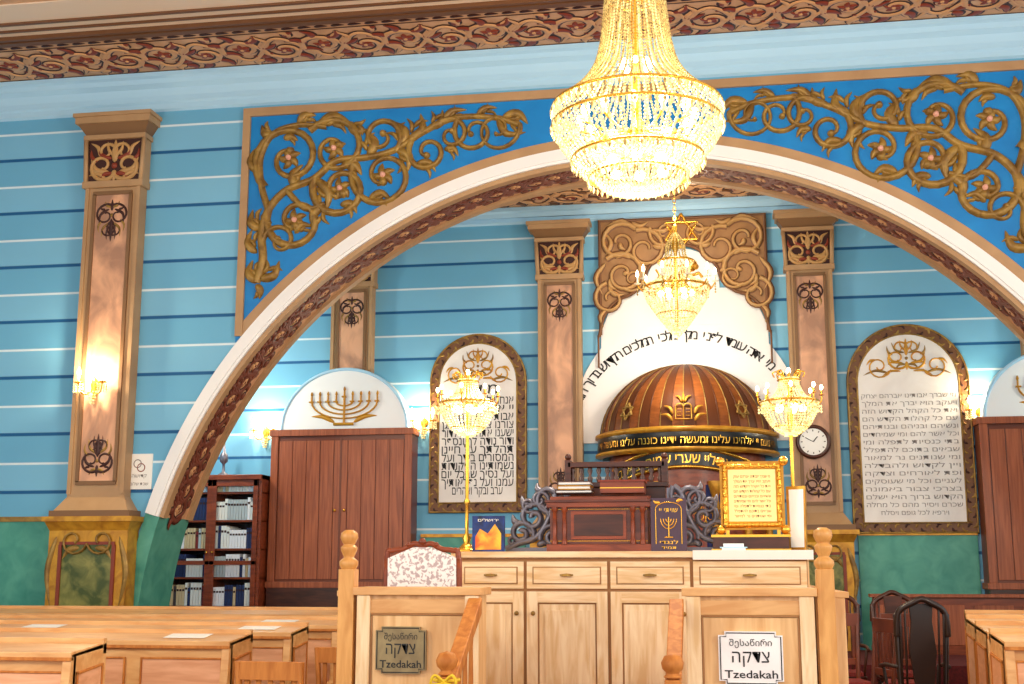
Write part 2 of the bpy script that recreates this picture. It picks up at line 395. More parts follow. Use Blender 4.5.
# ornament drawn on a local grid (1 unit = ~1 cm) whose origin is the panel's top-left corner
def UX(u, v): return (-4.84+(u-245)*.0106, 6.3-(v-110+.063*(u-245))*.0108)
def spandrel(mir):
    mp = (lambda s, t_, h: (2*AX-s if mir else s, YF-.02-h, t_))
    def V(pts, w0, w1, h=.045): p.relief(bez([UX(*q) for q in pts], 8), lambda t_: w0+(w1-w0)*t_, mp, OLDGOLD, h)
    def S(c, a, turns, d, w0=.045, end=.2):
        w0 *= .95
        p.relief(spiral(UX(*c), UX(*a), turns, d, 30, end), lambda t_: w0*(1.05-.5*t_), mp, OLDGOLD, .045)
        e = spiral(UX(*c), UX(*a), turns, d, 30, end)[-1]
        disc(p, e, w0*1.15, mp, OLDGOLD, .055)
    def Lf(a, b, w_, bend):
        A, B = UX(*a), UX(*b); leaf(p, A, B, w_*1.0, bend, mp, OLDGOLD, .045)
        dx, dy = B[0]-A[0], B[1]-A[1]
        for q, sg in ((.25, 1), (.45, -1)):
            o = (A[0]+dx*q, A[1]+dy*q)
            leaf(p, o, (o[0]+dx*.42-sg*dy*.38, o[1]+dy*.42+sg*dx*.38), w_*.5, -.2*sg, mp, OLDGOLD, .035)
    V([(262,284),(268,262),(266,236),(272,212),(290,192),(318,180),(340,162),(372,158),(400,150),(428,132),(460,118),(500,118),(524,126)], .048, .030)
    V([(272,212),(264,188),(262,160),(274,136),(300,126),(330,128)], .038, .03)
    V([(290,192),(310,210),(330,205)], .034, .03)
    S((285,243),(268,250), 1.2, -1, .03); S((300,222),(272,212), 1.35, 1); S((292,160),(268,190), 1.4, -1)
    S((338,150),(312,132), 1.3, -1, .04); S((345,190),(318,180), 1.4, 1); S((388,176),(360,158), 1.35, 1, .04)
    S((385,138),(400,152), 1.3, 1, .035); S((432,152),(415,142), 1.3, 1, .035); S((455,135),(440,126), 1.2, -1, .03)
    S((478,132),(462,119), 1.2, 1, .03); S((500,130),(522,125), 1.3, -1, .022)
    for a, b, w_, bd in [((264,284),(258,262),.05,.3),((264,280),(285,262),.05,-.3),((262,286),(266,300),.04,.2),((262,255),(256,232),.045,.3),
        ((266,232),(256,212),.05,.3),((262,175),(256,150),.045,.3),((276,136),(262,126),.05,.3),((300,126),(318,116),.05,.3),((320,128),(352,122),.06,.25),
        ((352,122),(372,130),.05,-.3),((300,190),(306,166),.055,.3),((318,180),(330,214),.055,.25),((330,205),(322,232),.05,-.3),((345,206),(362,214),.045,.3),
        ((345,166),(366,176),.055,.25),((372,158),(368,132),.055,-.3),((374,200),(396,200),.045,.3),((400,150),(412,172),.05,.3),((404,148),(398,122),.05,-.3),
        ((412,140),(424,114),.05,-.3),((432,128),(446,110),.045,-.3),((446,122),(470,110),.04,.2),((480,116),(500,108),.035,.2),((500,118),(528,132),.04,-.3),((505,118),(530,124),.05,.3),
        ((420,165),(440,172),.04,.3),((448,150),(462,156),.035,.3),((285,140),(300,142),.04,.2),((300,235),(318,228),.04,.3),((276,224),(262,222),.03,.2)]:
        Lf(a, b, w_, bd)
    for c in ((300,222),(292,160),(345,190),(388,176),(338,150)):
        for k in range(5):
            A = 2*pi*k/5+.4; q = UX(*c)
            leaf(p, q, (q[0]+.13*cos(A), q[1]+.13*sin(A)), .04, .15, mp, OLDGOLD, .04)
        disc(p, UX(*c), .035, mp, PINK, .07)
spandrel(False); spandrel(True)
p.build()

# ------------------------------------------------------------------ pilasters
def pilaster(cx, y, wsh, zb, zt, ped_z0, wped, k=1., base=True):
    m = M('pilaster'); d = .14; hw = wsh/2; mp2 = wallmap(y-d-.006)
    z0 = zb+.2*k if base else zb
    m.box(cx-hw, cx+hw, y-d, y, z0, zt-.2*k, TAUPE)
    pb, pt = (zb+.36*k if base else zb), zt-.88*k
    m.box(cx-hw*.60, cx+hw*.60, y-d-.006, y-d, pb, pt, PEACH)
    for s in (-1, 1):
        m.box(cx+s*hw*.66-.018, cx+s*hw*.66+.018, y-d-.022, y-d, pb-.01, pt+.01, TAUPE2)
        m.box(cx+s*hw*.93-.02, cx+s*hw*.93+.02, y-d-.018, y-d, z0+.03, zt-.8*k, TAUPE)
    m.box(cx-hw*.7, cx+hw*.7, y-d-.022, y-d, pt, pt+.04, TAUPE2)
    palmette(m, cx, pt-.28*k, hw*.88, .42*k, mp2, MAROON, OLDGOLD, -1, .008, 1.3)
    if base:
        m.box(cx-hw*.7, cx+hw*.7, y-d-.022, y-d, pb-.04, pb, TAUPE2)
        palmette(m, cx, pb+.26*k, hw*.88, .40*k, mp2, MAROON, OLDGOLD, 1, .008, 1.3)
    # capital
    m.box(cx-hw-.03, cx+hw+.03, y-d-.04, y, zt-.80*k, zt-.73*k, TAUPE)
    m.box(cx-hw, cx+hw, y-d-.01, y, zt-.73*k, zt-.26*k, MAROON)
    mc = wallmap(y-d-.01)
    palmette(m, cx, zt-.50*k, hw*1.75, .42*k, mc, CANR, RED, 1, .02, 1.15)
    for s in (-1, 1):
        leaf(m, (cx+s*hw*.3, zt-.7*k), (cx+s*hw*.92, zt-.66*k), .02, .2*s, mc, CANR, .015); leaf(m, (cx+s*hw*.55, zt-.45*k), (cx+s*hw*.9, zt-.3*k), .022, .2*s, mc, CANR, .015)
        m.tube([(cx+s*(hw+.0), y-d-.02, zt-.74*k), (cx+s*(hw+.02), y-d-.03, zt-.27*k)], .025, TAUPE)
        m.box(cx+s*hw-.01 if s > 0 else cx-hw-.02, cx+hw+.02 if s > 0 else cx-hw+.01, y-d-.01, y, zt-.73*k, zt-.26*k, TAUPE)
    m.box(cx-hw-.04, cx+hw+.04, y-d-.05, y, zt-.27*k, zt-.22*k, TAUPE)
    m.taper(cx-hw-.02, cx+hw+.02, y-d-.02, y, zt-.22*k, cx-hw-.09, cx+hw+.09, y-d-.1, y, zt-.11*k, TAUPE2)
    m.box(cx-hw-.11, cx+hw+.11, y-d-.12, y, zt-.11*k, zt-.02, TAUPE); m.box(cx-hw-.13, cx+hw+.13, y-d-.14, y, zt-.04, zt, TAUPE)
    if not base: return m.build()
    m.taper(cx-hw-.09, cx+hw+.09, y-d-.09, y, zb+.06, cx-hw, cx+hw, y-d, y, zb+.2, TAUPE)
    m.box(cx-hw-.12, cx+hw+.12, y-d-.12, y, zb, zb+.06, TAUPE2)
    # pedestal
    pw = wped/2
    m.box(cx-pw, cx+pw, y-d-.1, y, ped_z0, zb-.14, GILT)
    m.taper(cx-pw, cx+pw, y-d-.1, y, zb-.14, cx-pw-.04, cx+pw+.04, y-d-.14, y, zb-.05, GILT)
    m.box(cx-pw-.06, cx+pw+.06, y-d-.16, y, zb-.05, zb, GILT)
    yy = y-d-.1
    m.box(cx-pw*.66, cx+pw*.66, yy-.004, yy, ped_z0+.4, zb-.28, DGREEN)
    for s in (-1, 1): m.box(cx+s*pw*.68-.018, cx+s*pw*.68+.018, yy-.02, yy, ped_z0+.38, zb-.28, RED)
    m.box(cx-pw*.70, cx+pw*.70, yy-.02, yy, zb-.28, zb-.25, RED)
    for s in (-1, 1):
        m.relief(spiral((cx+s*pw*.35, zb-.24), (cx, zb-.27), 1.1, s, 16, .2), .012, wallmap(yy-.02), OLDGOLD, .015)
        leaf(m, (cx+s*pw*.80, zb-.2), (cx+s*pw*.86, zb-.9), .03, .1*s, wallmap(yy), OLDGOLD, .02)
        leaf(m, (cx+s*pw*.2, zb-.31), (cx+s*pw*.62, zb-.42), .03, .2*s, wallmap(yy-.006), OLDGOLD, .015)
    return m.build()
pilaster(-6.235, YF, .62, 2.02, 6.27, 0, .84)
pilaster(-1.87, YB, .53, 1.94, 5.72, .6, .72, .9); pilaster(1.12, YB, .53, 1.94, 5.72, .6, .72, .9)
pilaster(-4.5, YB, .53, 3.9, 5.72, .6, .72, .9, False); pilaster(3.74, YB, .53, 3.9, 5.72, .6, .72, .9, False)

# dados
d = M('trim_dado_front'); d.box(-11, -6.72, YF-.03, YF, 0, 2.0, GREEN); d.box(-11, -6.75, YF-.05, YF, 1.98, 2.03, OLDGOLD); d.build()
d = M('trim_dado_back')
for a, b in ((1.55, 2.86), (-3.6, -2.32), (-8.2, -6.9), (4.8, 6.7)):
    d.box(a, b, YB-.03, YB, .6, 1.9, GREEN); d.box(a, b, YB-.05, YB, 1.88, 1.92, GILT)
d.build()

# ------------------------------------------------------------------ doors + lunettes
def cupboard_door(name, x0, x1):
    m = M(name); z0, z1 = 1.28, 3.19; y = YB
    m.box(x0, x1, y-.32, y, .6, z0, DARKW)
    m.box(x0, x1, y-.28, y, z0, z1, DOORF)
    n_ = 9; ww = (x1-x0-.2)/n_
    for i in range(n_):
        a = x0+.1+i*ww
        m.box(a+.004, a+ww-.004, y-.295, y-.28, z0+.1, z1-.14, DOORW)
    m.box(x0-.02, x1+.02, y-.32, y, z1-.08, z1, DOORW); m.box(x0-.02, x1+.02, y-.32, y, z0, z0+.07, DOORW)
    for a in (x0+.045, x1-.045): m.box(a-.045, a+.045, y-.31, y-.28, z0+.07, z1-.08, DOORW)
    xm_ = (x0+x1)/2; m.box(xm_-.012, xm_+.012, y-.302, y-.28, z0+.1, z1-.12, DOORF)
    for s in (-.06, .06): m.sphere((xm_+s, y-.31, 2.2), .018, GOLD)
    return m.build(.004)
cupboard_door('door_1', -5.44, -3.66); cupboard_door('door_2', 2.9, 4.68)
def lunette(cx):
    m = M('lunette_panel'); hw = .82; hh = .76; z0 = 3.2; yl = YB-.2
    poly = [(cx+hw*cos(pi*i/32), z0+hh*sin(pi*i/32)) for i in range(33)]
    m.prism(poly, yl, YB, WHITE)
    mp = wallmap(yl)
    m.relief([(cx+hw*.98*cos(pi*i/32), z0+hh*.98*sin(pi*i/32)) for i in range(33)], .02, mp, PALE, .02)
    zb = z0+.06
    m.relief([(cx, zb), (cx, zb+.36)], .014, mp, MENG, .03)
    m.relief([(cx-.13, zb), (cx+.13, zb)], .020, mp, MENG, .03)
    for k in range(1, 5):
        r = .105*k
        m.relief([(cx+r*cos(pi+pi*i/14), zb+.28+r*.5*sin(pi+pi*i/14)) for i in range(15)], .011, mp, MENG, .03)
    for k in range(-4, 5):
        x = cx+.105*k; z = zb+.28+(.06 if k == 0 else 0)
        m.relief([(x-.03, z), (x+.03, z)], .012, mp, MENG, .035); m.relief([(x, z), (x, z+.07)], .010, mp, MENG, .03); leaf(m, (x, z+.07), (x, z+.13), .015, 0, mp, GILT, .03)
    for s in (-1, 1): leaf(m, (cx+s*.12, zb+.02), (cx+s*.42, zb+.1), .028, .1*s, mp, MENG, .02)
    m.build()
lunette(-4.55); lunette(3.79)

# ------------------------------------------------------------------ text plaques
def plaque(name, cx, hw, z0, z1, lines, ink, tsz, ztxt0, ztxt1, hdr=None, bw=.12, bold=0.):
    m = M(name); y = YB; zs = z1-hw
    def outline(o):
        h_ = hw-o
        pts = [(cx-h_, z0+o), (cx+h_, z0+o)]+[(cx+h_*cos(pi*i/28), zs+h_*sin(pi*i/28)) for i in range(29)]
        return pts
    m.prism(outline(0), y-.05, y, BRN)
    m.prism(outline(bw+.01), y-.058, y-.05, PAPER2)
    for o in (.01, bw):
        q = outline(o); m.relief(q+[q[0]], .011, wallmap(y-.05), OLDGOLD, .014)
    q = outline(bw*.53); q.append(q[0]); seg = []
    for i in range(len(q)-1):
        L_ = sqrt((q[i+1][0]-q[i][0])**2+(q[i+1][1]-q[i][1])**2); k = max(1, int(L_/.055))
        for j in range(k): seg.append((q[i][0]+(q[i+1][0]-q[i][0])*j/k, q[i][1]+(q[i+1][1]-q[i][1])*j/k))
    seg.append(seg[0])
    for i in range(len(seg)-1):
        a, b = seg[i], seg[i+1]; dx, dz = b[0]-a[0], b[1]-a[1]; L_ = sqrt(dx*dx+dz*dz) or 1
        s = 1 if i % 2 else -1
        leaf(m, a, (b[0]-s*dz/L_*.035, b[1]+s*dx/L_*.035), .013, .3*s, wallmap(y-.05), OLDGOLD if i % 3 else MAROON, .008)
    mp = wallmap(y-.058)
    palmette(m, cx, z1-.36, hw*.62, .34, mp, GILT, OLDGOLD, 1, .012, .85)
    for s in (-1, 1):
        m.relief(spiral((cx+s*hw*.46, z1-.50), (cx+s*hw*.26, z1-.54), 1.4, s, 20, .15), .009, mp, GILT, .012)
        leaf(m, (cx+s*hw*.3, z1-.58), (cx+s*hw*.72, z1-.60), .016, .15*s, mp, OLDGOLD, .010)
        leaf(m, (cx+s*hw*.1, z1-.56), (cx+s*hw*.42, z1-.62), .014, .15*s, mp, GILT, .010)
        leaf(m, (cx+s*hw*.5, z1-.42), (cx+s*hw*.66, z1-.48), .014, .2*s, mp, GILT, .010)
    n_ = len(lines); step = (ztxt0-ztxt1)/(n_-1); W = 2*(hw-bw-.04)
    if hdr: m.text(hdr, cx, ztxt0+.02, tsz*1.25, ink, mp, maxw=W*.55, bold=bold*1.5)
    for i, l in enumerate(lines):
        z = ztxt0-step*i-.09-(.02 if hdr else 0)
        m.text(l, cx, z, tsz, ink, mp, maxw=W if i < n_-1 else W*.7, bold=bold)
    m.build()
modim = ["אנחנו לך שאתה הוא", "יי אלהינו ואלהי", "אבותינו לעולם ועד", "צורנו צור חיינו ומגן", "ישענו אתה הוא לדור", "ודור נודה לך ונספר", "תהלתך על חיינו", "המסורים בידך ועל",
         "נשמותינו הפקודות", "ועל נסיך שבכל יום", "עמנו ועל נפלאותיך", "ערב ובקר וצהרים"]
plaque('hebrew_prayer_plaque', -2.9, .605, 2.17, 4.37, modim, INK, .145, 3.60, 2.50, 'מודים', .12, .005)
bl = ["מי שברך אבותינו אברהם יצחק", "ויעקב הוא יברך את המלך", "ואת כל הקהל הקדוש הזה", "עם כל קהלות הקדש הם", "ונשיהם ובניהם ובנותיהם", "וכל אשר להם ומי שמיחדים", "בתי כנסיות לתפלה ומי", "שבאים בתוכם להתפלל",
      "ומי שנותנים נר למאור", "ויין לקדוש ולהבדלה", "ופת לאורחים וצדקה", "לעניים וכל מי שעוסקים", "בצרכי צבור באמונה", "הקדוש ברוך הוא ישלם", "שכרם ויסיר מהם כל מחלה", "וירפא לכל גופם ויסלח"]
plaque('hebrew_blessing_plaque', 2.19, .69, 1.90, 4.33, bl, INKG, .075, 3.55, 2.2)

# ------------------------------------------------------------------ decoration above ark
KX = -.375
p = M('ark_inscription_panel')
yW = YB-.03
poly = [(KX+1.40*cos(pi*i/40), 2.99+1.66*sin(pi*i/40)) for i in range(41)]
p.prism(poly, yW, YB, WHITE)
poly = [(KX+.44*cos(pi*i/20), 4.9+.45*sin(pi*i/20)) for i in range(21)]
p.prism([(KX+.44, 4.4)]+poly+[(KX-.44, 4.4)], YB-.036, YB, WHITE)
p.prism([(KX-1.0, 4.0), (KX+1.0, 4.0), (KX+1.0, 4.35), (KX+.8, 4.85), (KX-.8, 4.85), (KX-1.0, 4.35)], YB-.026, YB, WHITE)
insc = "דע לפני מי אתה עומד לפני מלך מלכי המלכים הקדוש ברוך הוא"
rev = insc[::-1]; nC = len(rev); r_ = 1.30; cz = 3.02
for i, ch in enumerate(rev):
    if ch == ' ': continue
    A = radians(158)-radians(136)*(i+.5)/nC
    v, f = text_geo(ch, .006)
    if not v: continue
    cxm = (min(q[0] for q in v)+max(q[0] for q in v))/2
    vs = []
    for q in v:
        lx = (q[0]-cxm)*.165; lz = q[1]*.165
        vs.append((KX+(r_+lz)*cos(A)*1.03+lx*sin(A), yW-.008, cz+(r_*.93+lz)*sin(A)-lx*cos(A)))
    p.add(vs, f, INK)
p.build()
# carved drapery wings
p = M('carved_ark_canopy')
for s in (-1, 1):
    X = lambda u: KX+s*u
    crv = bez([(1.02, 4.28), (.95, 4.55), (.80, 4.72), (.62, 4.80), (.48, 4.92), (.42, 5.1), (.30, 5.25), (.14, 5.36), (0, 5.40)], 5)
    pts = sorted(crv)
    for i in range(len(pts)-1):
        a, b = pts[i], pts[i+1]
        p.hexa([(X(a[0]), YB-.07, a[1]), (X(b[0]), YB-.07, b[1]), (X(b[0]), YB, b[1]), (X(a[0]), YB, a[1]),
                (X(a[0]), YB-.07, 5.75), (X(b[0]), YB-.07, 5.75), (X(b[0]), YB, 5.75), (X(a[0]), YB, 5.75)], CANO)
    mp = (lambda a_, b_, h, s=s: (KX+s*a_, YB-.07-h, b_))
    p.relief(crv, .02, mp, BRN, .03)
    p.relief([(1.0, 4.3), (1.0, 5.73), (0, 5.73)], .02, mp, BRN, .02)
    for c, a, tn, dd, w0 in (((.75, 5.45), (.55, 5.62), 1.4, -1, .026), ((.72, 5.05), (.92, 5.25), 1.4, 1, .026), ((.45, 5.35), (.55, 5.60), 1.3, 1, .024),
                             ((.88, 4.75), (.92, 4.95), 1.3, -1, .022), ((.6, 4.98), (.72, 4.88), 1.2, -1, .017), ((.2, 5.55), (.38, 5.62), 1.3, -1, .02)):
        stroke(p, spiral(c, a, tn, dd, 24, .2), (lambda w1: lambda t_: w1*(1.05-.5*t_))(w0), mp, CANR, .035, BRN, 1.7)
    for a, b in (((.55, 5.6), (.93, 5.66)), ((.92, 5.3), (.95, 5.6)), ((.93, 5.2), (.97, 4.8)), ((.5, 5.2), (.42, 5.02)), ((.92, 4.62), (.97, 4.4)), ((.62, 5.25), (.8, 5.25)), ((.35, 5.6), (.1, 5.68)), ((.35, 5.4), (.2, 5.42)), ((.9, 4.9), (.7, 4.8)),
                 ((.75, 5.45), (.68, 5.36)), ((.72, 5.05), (.66, 5.12)), ((.6, 5.7), (.4, 5.7)), ((.88, 5.0), (.8, 4.86))):
        leaf(p, a, b, .026, .25, mp, CANR, .03, BRN)
    p.relief([(1.03, 4.3), (1.03, 3.9)], .012, mp, BRN, .01)
mp = wallmap(YB-.075)
for k in (0, 1):
    tri = [(KX+.22*cos(radians(90+180*k+120*i)), 5.56+.22*sin(radians(90+180*k+120*i))) for i in range(4)]
    for i in range(3): p.relief([tri[i], tri[i+1]], .018, mp, GOLD, .04)
p.build()
p = M('gold_lion_relief')
mp = wallmap(YB-.036)
leaf(p, (KX-.26, 4.84), (KX+.06, 5.0), .09, .1, mp, GOLD, .05); leaf(p, (KX-.02, 4.84), (KX+.10, 5.14), .07, .15, mp, GOLD, .05)
disc(p, (KX+.10, 5.14), .085, mp, GOLD, .05, 12); disc(p, (KX+.16, 5.12), .04, mp, GILT, .06)
p.relief([(KX+.06, 5.0), (KX+.20, 5.04), (KX+.24, 4.98)], .02, mp, GOLD, .03); p.relief([(KX+.03, 4.9), (KX+.14, 4.84), (KX+.2, 4.78)], .02, mp, GOLD, .03)
p.relief([(KX-.2, 4.86), (KX-.14, 4.78), (KX-.06, 4.76)], .022, mp, GOLD, .03); p.relief(bez([(KX-.26, 4.84), (KX-.34, 4.92), (KX-.28, 5.02), (KX-.32, 5.1)], 5), .012, mp, GOLD, .03)
p.build()

# ------------------------------------------------------------------ holy ark
a = M('torah_ark'); cy = 14.95; zb = 3.0; R = 1.02; H = .9
ns = 48
prof = [(R*cos(pi/2*i/14), zb+H*sin(pi/2*i/14)) for i in range(15)]
for i in range(ns):
    a.lathe(prof, KX, cy, DOMEB if (i//2) % 2 == 0 else DOMEA, 1, pi+pi*i/ns, pi+pi*(i+1)/ns)
for i in range(0, ns+1, 2):
    A = pi+pi*i/ns
    a.tube([(KX+(r+.004)*cos(A), cy+(r+.004)*sin(A), z) for r, z in prof], .007, OLDGOLD if i % 4 == 0 else DOMEB, 5)
a.lathe([(R+.02, zb), (R+.06, zb+.015), (R+.06, zb+.05), (R, zb+.07)], KX, cy, GILT, 40, pi, 2*pi)
a.lathe([(R+.02, zb-.17), (R+.04, zb-.16), (R+.03, zb)], KX, cy, BLACK, 40, pi, 2*pi)
a.lathe([(R-.02, zb-.22), (R+.06, zb-.2), (R+.06, zb-.17), (R, zb-.16)], KX, cy, GILT, 40, pi, 2*pi)
def cyl(Rr): return lambda s, t_, h: (KX+(Rr+h)*sin(s/Rr), cy-(Rr+h)*cos(s/Rr), t_)
a.text("ויהי נועם יי אלהינו עלינו ומעשה ידינו כוננה עלינו ומעשה ידינו", 0, zb-.13, .12, GOLD, cyl(R+.04), maxw=2.7, h=.006)
def domemap(s, t_, h):
    th = (t_-zb)/H; th = max(0, min(.98, th)); el = math.asin(th); rr = (R+h)*cos(el); A = s/R
    return (KX+(rr+.02)*sin(A), cy-(rr+.02)*cos(A), t_)
for s in (-1, 1):
    q = [(s*.0, zb+.14), (s*.09, zb+.14), (s*.09, zb+.28)]+[(s*(.045+.045*cos(pi*i/8)), zb+.28+.04*sin(pi*i/8)) for i in range(9)]+[(0, zb+.14)]
    a.relief(q, .009, domemap, GILT, .02)
    for k in range(3): a.relief([(s*.025, zb+.18+k*.04), (s*.07, zb+.18+k*.04)], .005, domemap, GILT, .015)
    leaf(a, (s*.02, zb+.34), (s*.10, zb+.42), .016, .2*s, domemap, GILT, .02)
    leaf(a, (s*.12, zb+.12), (s*.26, zb+.20), .02, .2*s, domemap, GILT, .02); leaf(a, (s*.12, zb+.2), (s*.23, zb+.30), .018, .2*s, domemap, GILT, .02)
    for k in (0, 1):
        c = (s*.72, zb+.27); tri = [(c[0]+.1*cos(radians(90+180*k+120*i)), c[1]+.1*sin(radians(90+180*k+120*i))) for i in range(4)]
        for i in range(3): a.relief([tri[i], tri[i+1]], .010, domemap, OLDGOLD, .02)
leaf(a, (0, zb+.34), (0, zb+.46), .018, 0, domemap, GILT, .02)
Rb = .91
a.lathe([(Rb, .6), (Rb, zb-.2)], KX, cy, REDW, 40, pi, 2*pi)
a.lathe([(Rb+.1, .6), (Rb+.1, 1.0), (Rb+.02, 1.06)], KX, cy, DARKW, 40, pi, 2*pi)
for k, A in enumerate([radians(x) for x in (-78, -46, -20, 20, 46, 78)]):
    x, y = KX+(Rb+.03)*sin(A), cy-(Rb+.03)*cos(A)
    a.lathe([(.07, 1.05), (.07, 1.12), (.045, 1.16), (.04, 2.3), (.055, 2.34), (.075, 2.42), (.075, 2.46)], x, y, GILT, 12)
arch = lambda s: 2.42+.22*cos(s*1.55)
mpA = lambda s, t_, h: (KX+(Rb+.05+h)*sin(s/Rb), cy-(Rb+.05+h)*cos(s/Rb), arch(s)+t_)
nn = 30; vs = []; fs = []
for i in range(nn+1):
    s = -.95+1.9*i/nn
    vs += [mpA(s, -.02, 0), mpA(s, .17, 0)]
for i in range(nn): fs.append((i*2, i*2+2, i*2+3, i*2+1))
a.add(vs, fs, BLACK)
a.relief([(-.95+1.9*i/nn, -.02) for i in range(nn+1)], .02, mpA, GOLD, .02); a.relief([(-.95+1.9*i/nn, .18) for i in range(nn+1)], .02, mpA, GOLD, .02)
a.text("זה השער ליי שערי שמים יבואו בו", 0, .02, .16, GOLD, mpA, maxw=1.7, h=.006, bold=.005)
NAVY = mat('curtain_blue', srgb(30, 40, 90), .8)
for s in (-.42, -.21, 0, .21):
    mpd = lambda q, t_, h: (KX+(Rb+.01+h)*sin(q/Rb), cy-(Rb+.01+h)*cos(q/Rb), t_)
    a.add([mpd(s+.01, 1.1, 0), mpd(s+.2, 1.1, 0), mpd(s+.2, 2.42, 0), mpd(s+.01, 2.42, 0)], [(0, 1, 2, 3)], NAVY if s in (-.42, .21) else RED)
    palmette(a, s+.105, 2.1, .16, .3, mpd, GOLD, GILT, 1, .01)
a.build()

# ------------------------------------------------------------------ clock, notice
c = M('round_clock'); cx, cz, yc = 1.08, 2.95, YB-.165
def ylathe(Mx, prof, cx, cz, y0, mt, seg=32):
    vs = [(cx+r*cos(2*pi*i/seg), y0-d_, cz+r*sin(2*pi*i/seg)) for r, d_ in prof for i in range(seg)]
    fs = [(j*seg+i, j*seg+(i+1) % seg, (j+1)*seg+(i+1) % seg, (j+1)*seg+i) for j in range(len(prof)-1) for i in range(seg)]
    Mx.add(vs, fs, mt, True)
ylathe(c, [(.19, 0), (.2, .03), (.185, .055), (.16, .05), (.155, .035)], cx, cz, yc, DARKW)
ylathe(c, [(.157, .036), (.001, .036)], cx, cz, yc, PAPER)
for i in range(12):
    A = 2*pi*i/12; c.relief([(cx+.12*cos(A), cz+.12*sin(A)), (cx+.14*cos(A), cz+.14*sin(A))], .005, wallmap(yc-.036), INK, .002)
c.relief([(cx, cz), (cx+.05, cz+.06)], .006, wallmap(yc-.037), INK, .003); c.relief([(cx, cz), (cx-.09, cz+.05)], .004, wallmap(yc-.037), INK, .003)
c.build()
c = M('paper_notice'); c.box(-5.97, -5.70, YF-.012, YF, 2.30, 2.66, PAPER)
mp = wallmap(YF-.012)
c.relief([(-5.86+.04*cos(2*pi*i/20), 2.56+.04*sin(2*pi*i/20)) for i in range(21)], .005, mp, INKG, .002)
c.relief([(-5.82+.04*cos(2*pi*i/20), 2.52+.04*sin(2*pi*i/20)) for i in range(21)], .005, mp, RED, .002)
c.text("קדושה", -5.835, 2.42, .05, INKG, mp, maxw=.16); c.text("שבת שלום", -5.835, 2.34, .045, INKG, mp, maxw=.2)
c.build()

# ------------------------------------------------------------------ lights helper
def plight(name, loc, e, r=.08, col=(1, .90, .74), parent=None):
    l = bpy.data.lights.new(name, 'POINT'); l.energy = e; l.shadow_soft_size = r; l.color = col
    o = bpy.data.objects.new(name, l); SC.collection.objects.link(o); o.location = loc
    if parent: o.parent = parent
    return o
def group(name, loc):
    e = bpy.data.objects.new(name, None); SC.collection.objects.link(e); e.location = loc; return e

def sconce(x, y, z, e):
    g = group('candle_sconce', (x, y, z)); m = M('sconce_body')
    ylathe(m, [(.001, .03), (.03, .028), (.05, .012), (.055, 0)], 0, 0, 0, GOLD, 16)
    m.lathe([(.0, -.16), (.02, -.13), (.012, -.1), (.03, -.06), (.015, 0), (.03, .04), (.0, .09)], 0, -.03, GOLD, 12)
    for s in (-1, 1):
        m.tube(bez([(0, -.03, -.04), (s*.05, -.07, -.1), (s*.11, -.1, -.08), (s*.13, -.11, .0)], 6), .008, GOLD, 6)
        m.lathe([(.012, 0), (.045, .012), (.05, .02), (.012, .02), (.012, .03)], s*.13, -.11, GOLD, 14)
        m.lathe([(.011, .03), (.011, .09), (0, .09)], s*.13, -.11, IVORY, 10)
        m.lathe([(0, .085), (.018, .1), (.021, .125), (.010, .16), (0, .18)], s*.13, -.11, BULB, 10)
        for k in range(8):
            A = 2*pi*k/8
            for j in range(4): m.bead((s*.13+.046*cos(A), -.11+.046*sin(A), -.01-j*.024), .010, CRYSB)
    for k in range(6):
        for j in range(5): m.bead((.05*cos(pi+pi*k/5)*(1-j/6), -.05-.03*sin(pi*k/5), -.08-j*.028), .010, CRYSB)
    m.build(parent=g)
    plight('sconce_light', (0, -.16, .13), e, .04, (1, .82, .55), parent=g)
sconce(-6.30, YF-.15, 3.36, 32); sconce(-5.62, YB, 3.2, 18); sconce(-3.58, YB-.0, 3.28, 18); sconce(2.98, YB, 3.28, 26)

# ------------------------------------------------------------------ chandeliers
def strands(m, prof, n, br, mt, step=None, phase=0):
    P = [(r, z) for r, z in prof]; L = [0]
    for i in range(len(P)-1): L.append(L[-1]+sqrt((P[i+1][0]-P[i][0])**2+(P[i+1][1]-P[i][1])**2))
    step = step or br*2.3; k = int(L[-1]/step)
    for j in range(k+1):
        d_ = L[-1]*j/k; i = 0
        while i < len(L)-2 and L[i+1] < d_: i += 1
        t_ = (d_-L[i])/(L[i+1]-L[i]+1e-9); r = P[i][0]+(P[i+1][0]-P[i][0])*t_; z = P[i][1]+(P[i+1][1]-P[i][1])*t_
        for q in range(n):
            A = 2*pi*(q+phase)/n; m.bead((r*cos(A), r*sin(A), z), br, mt)
def ring(m, r, z, mt, tr=.01, seg=40):
    m.tube([(r*cos(2*pi*i/seg), r*sin(2*pi*i/seg), z) for i in range(seg+1)], tr, mt, 6)

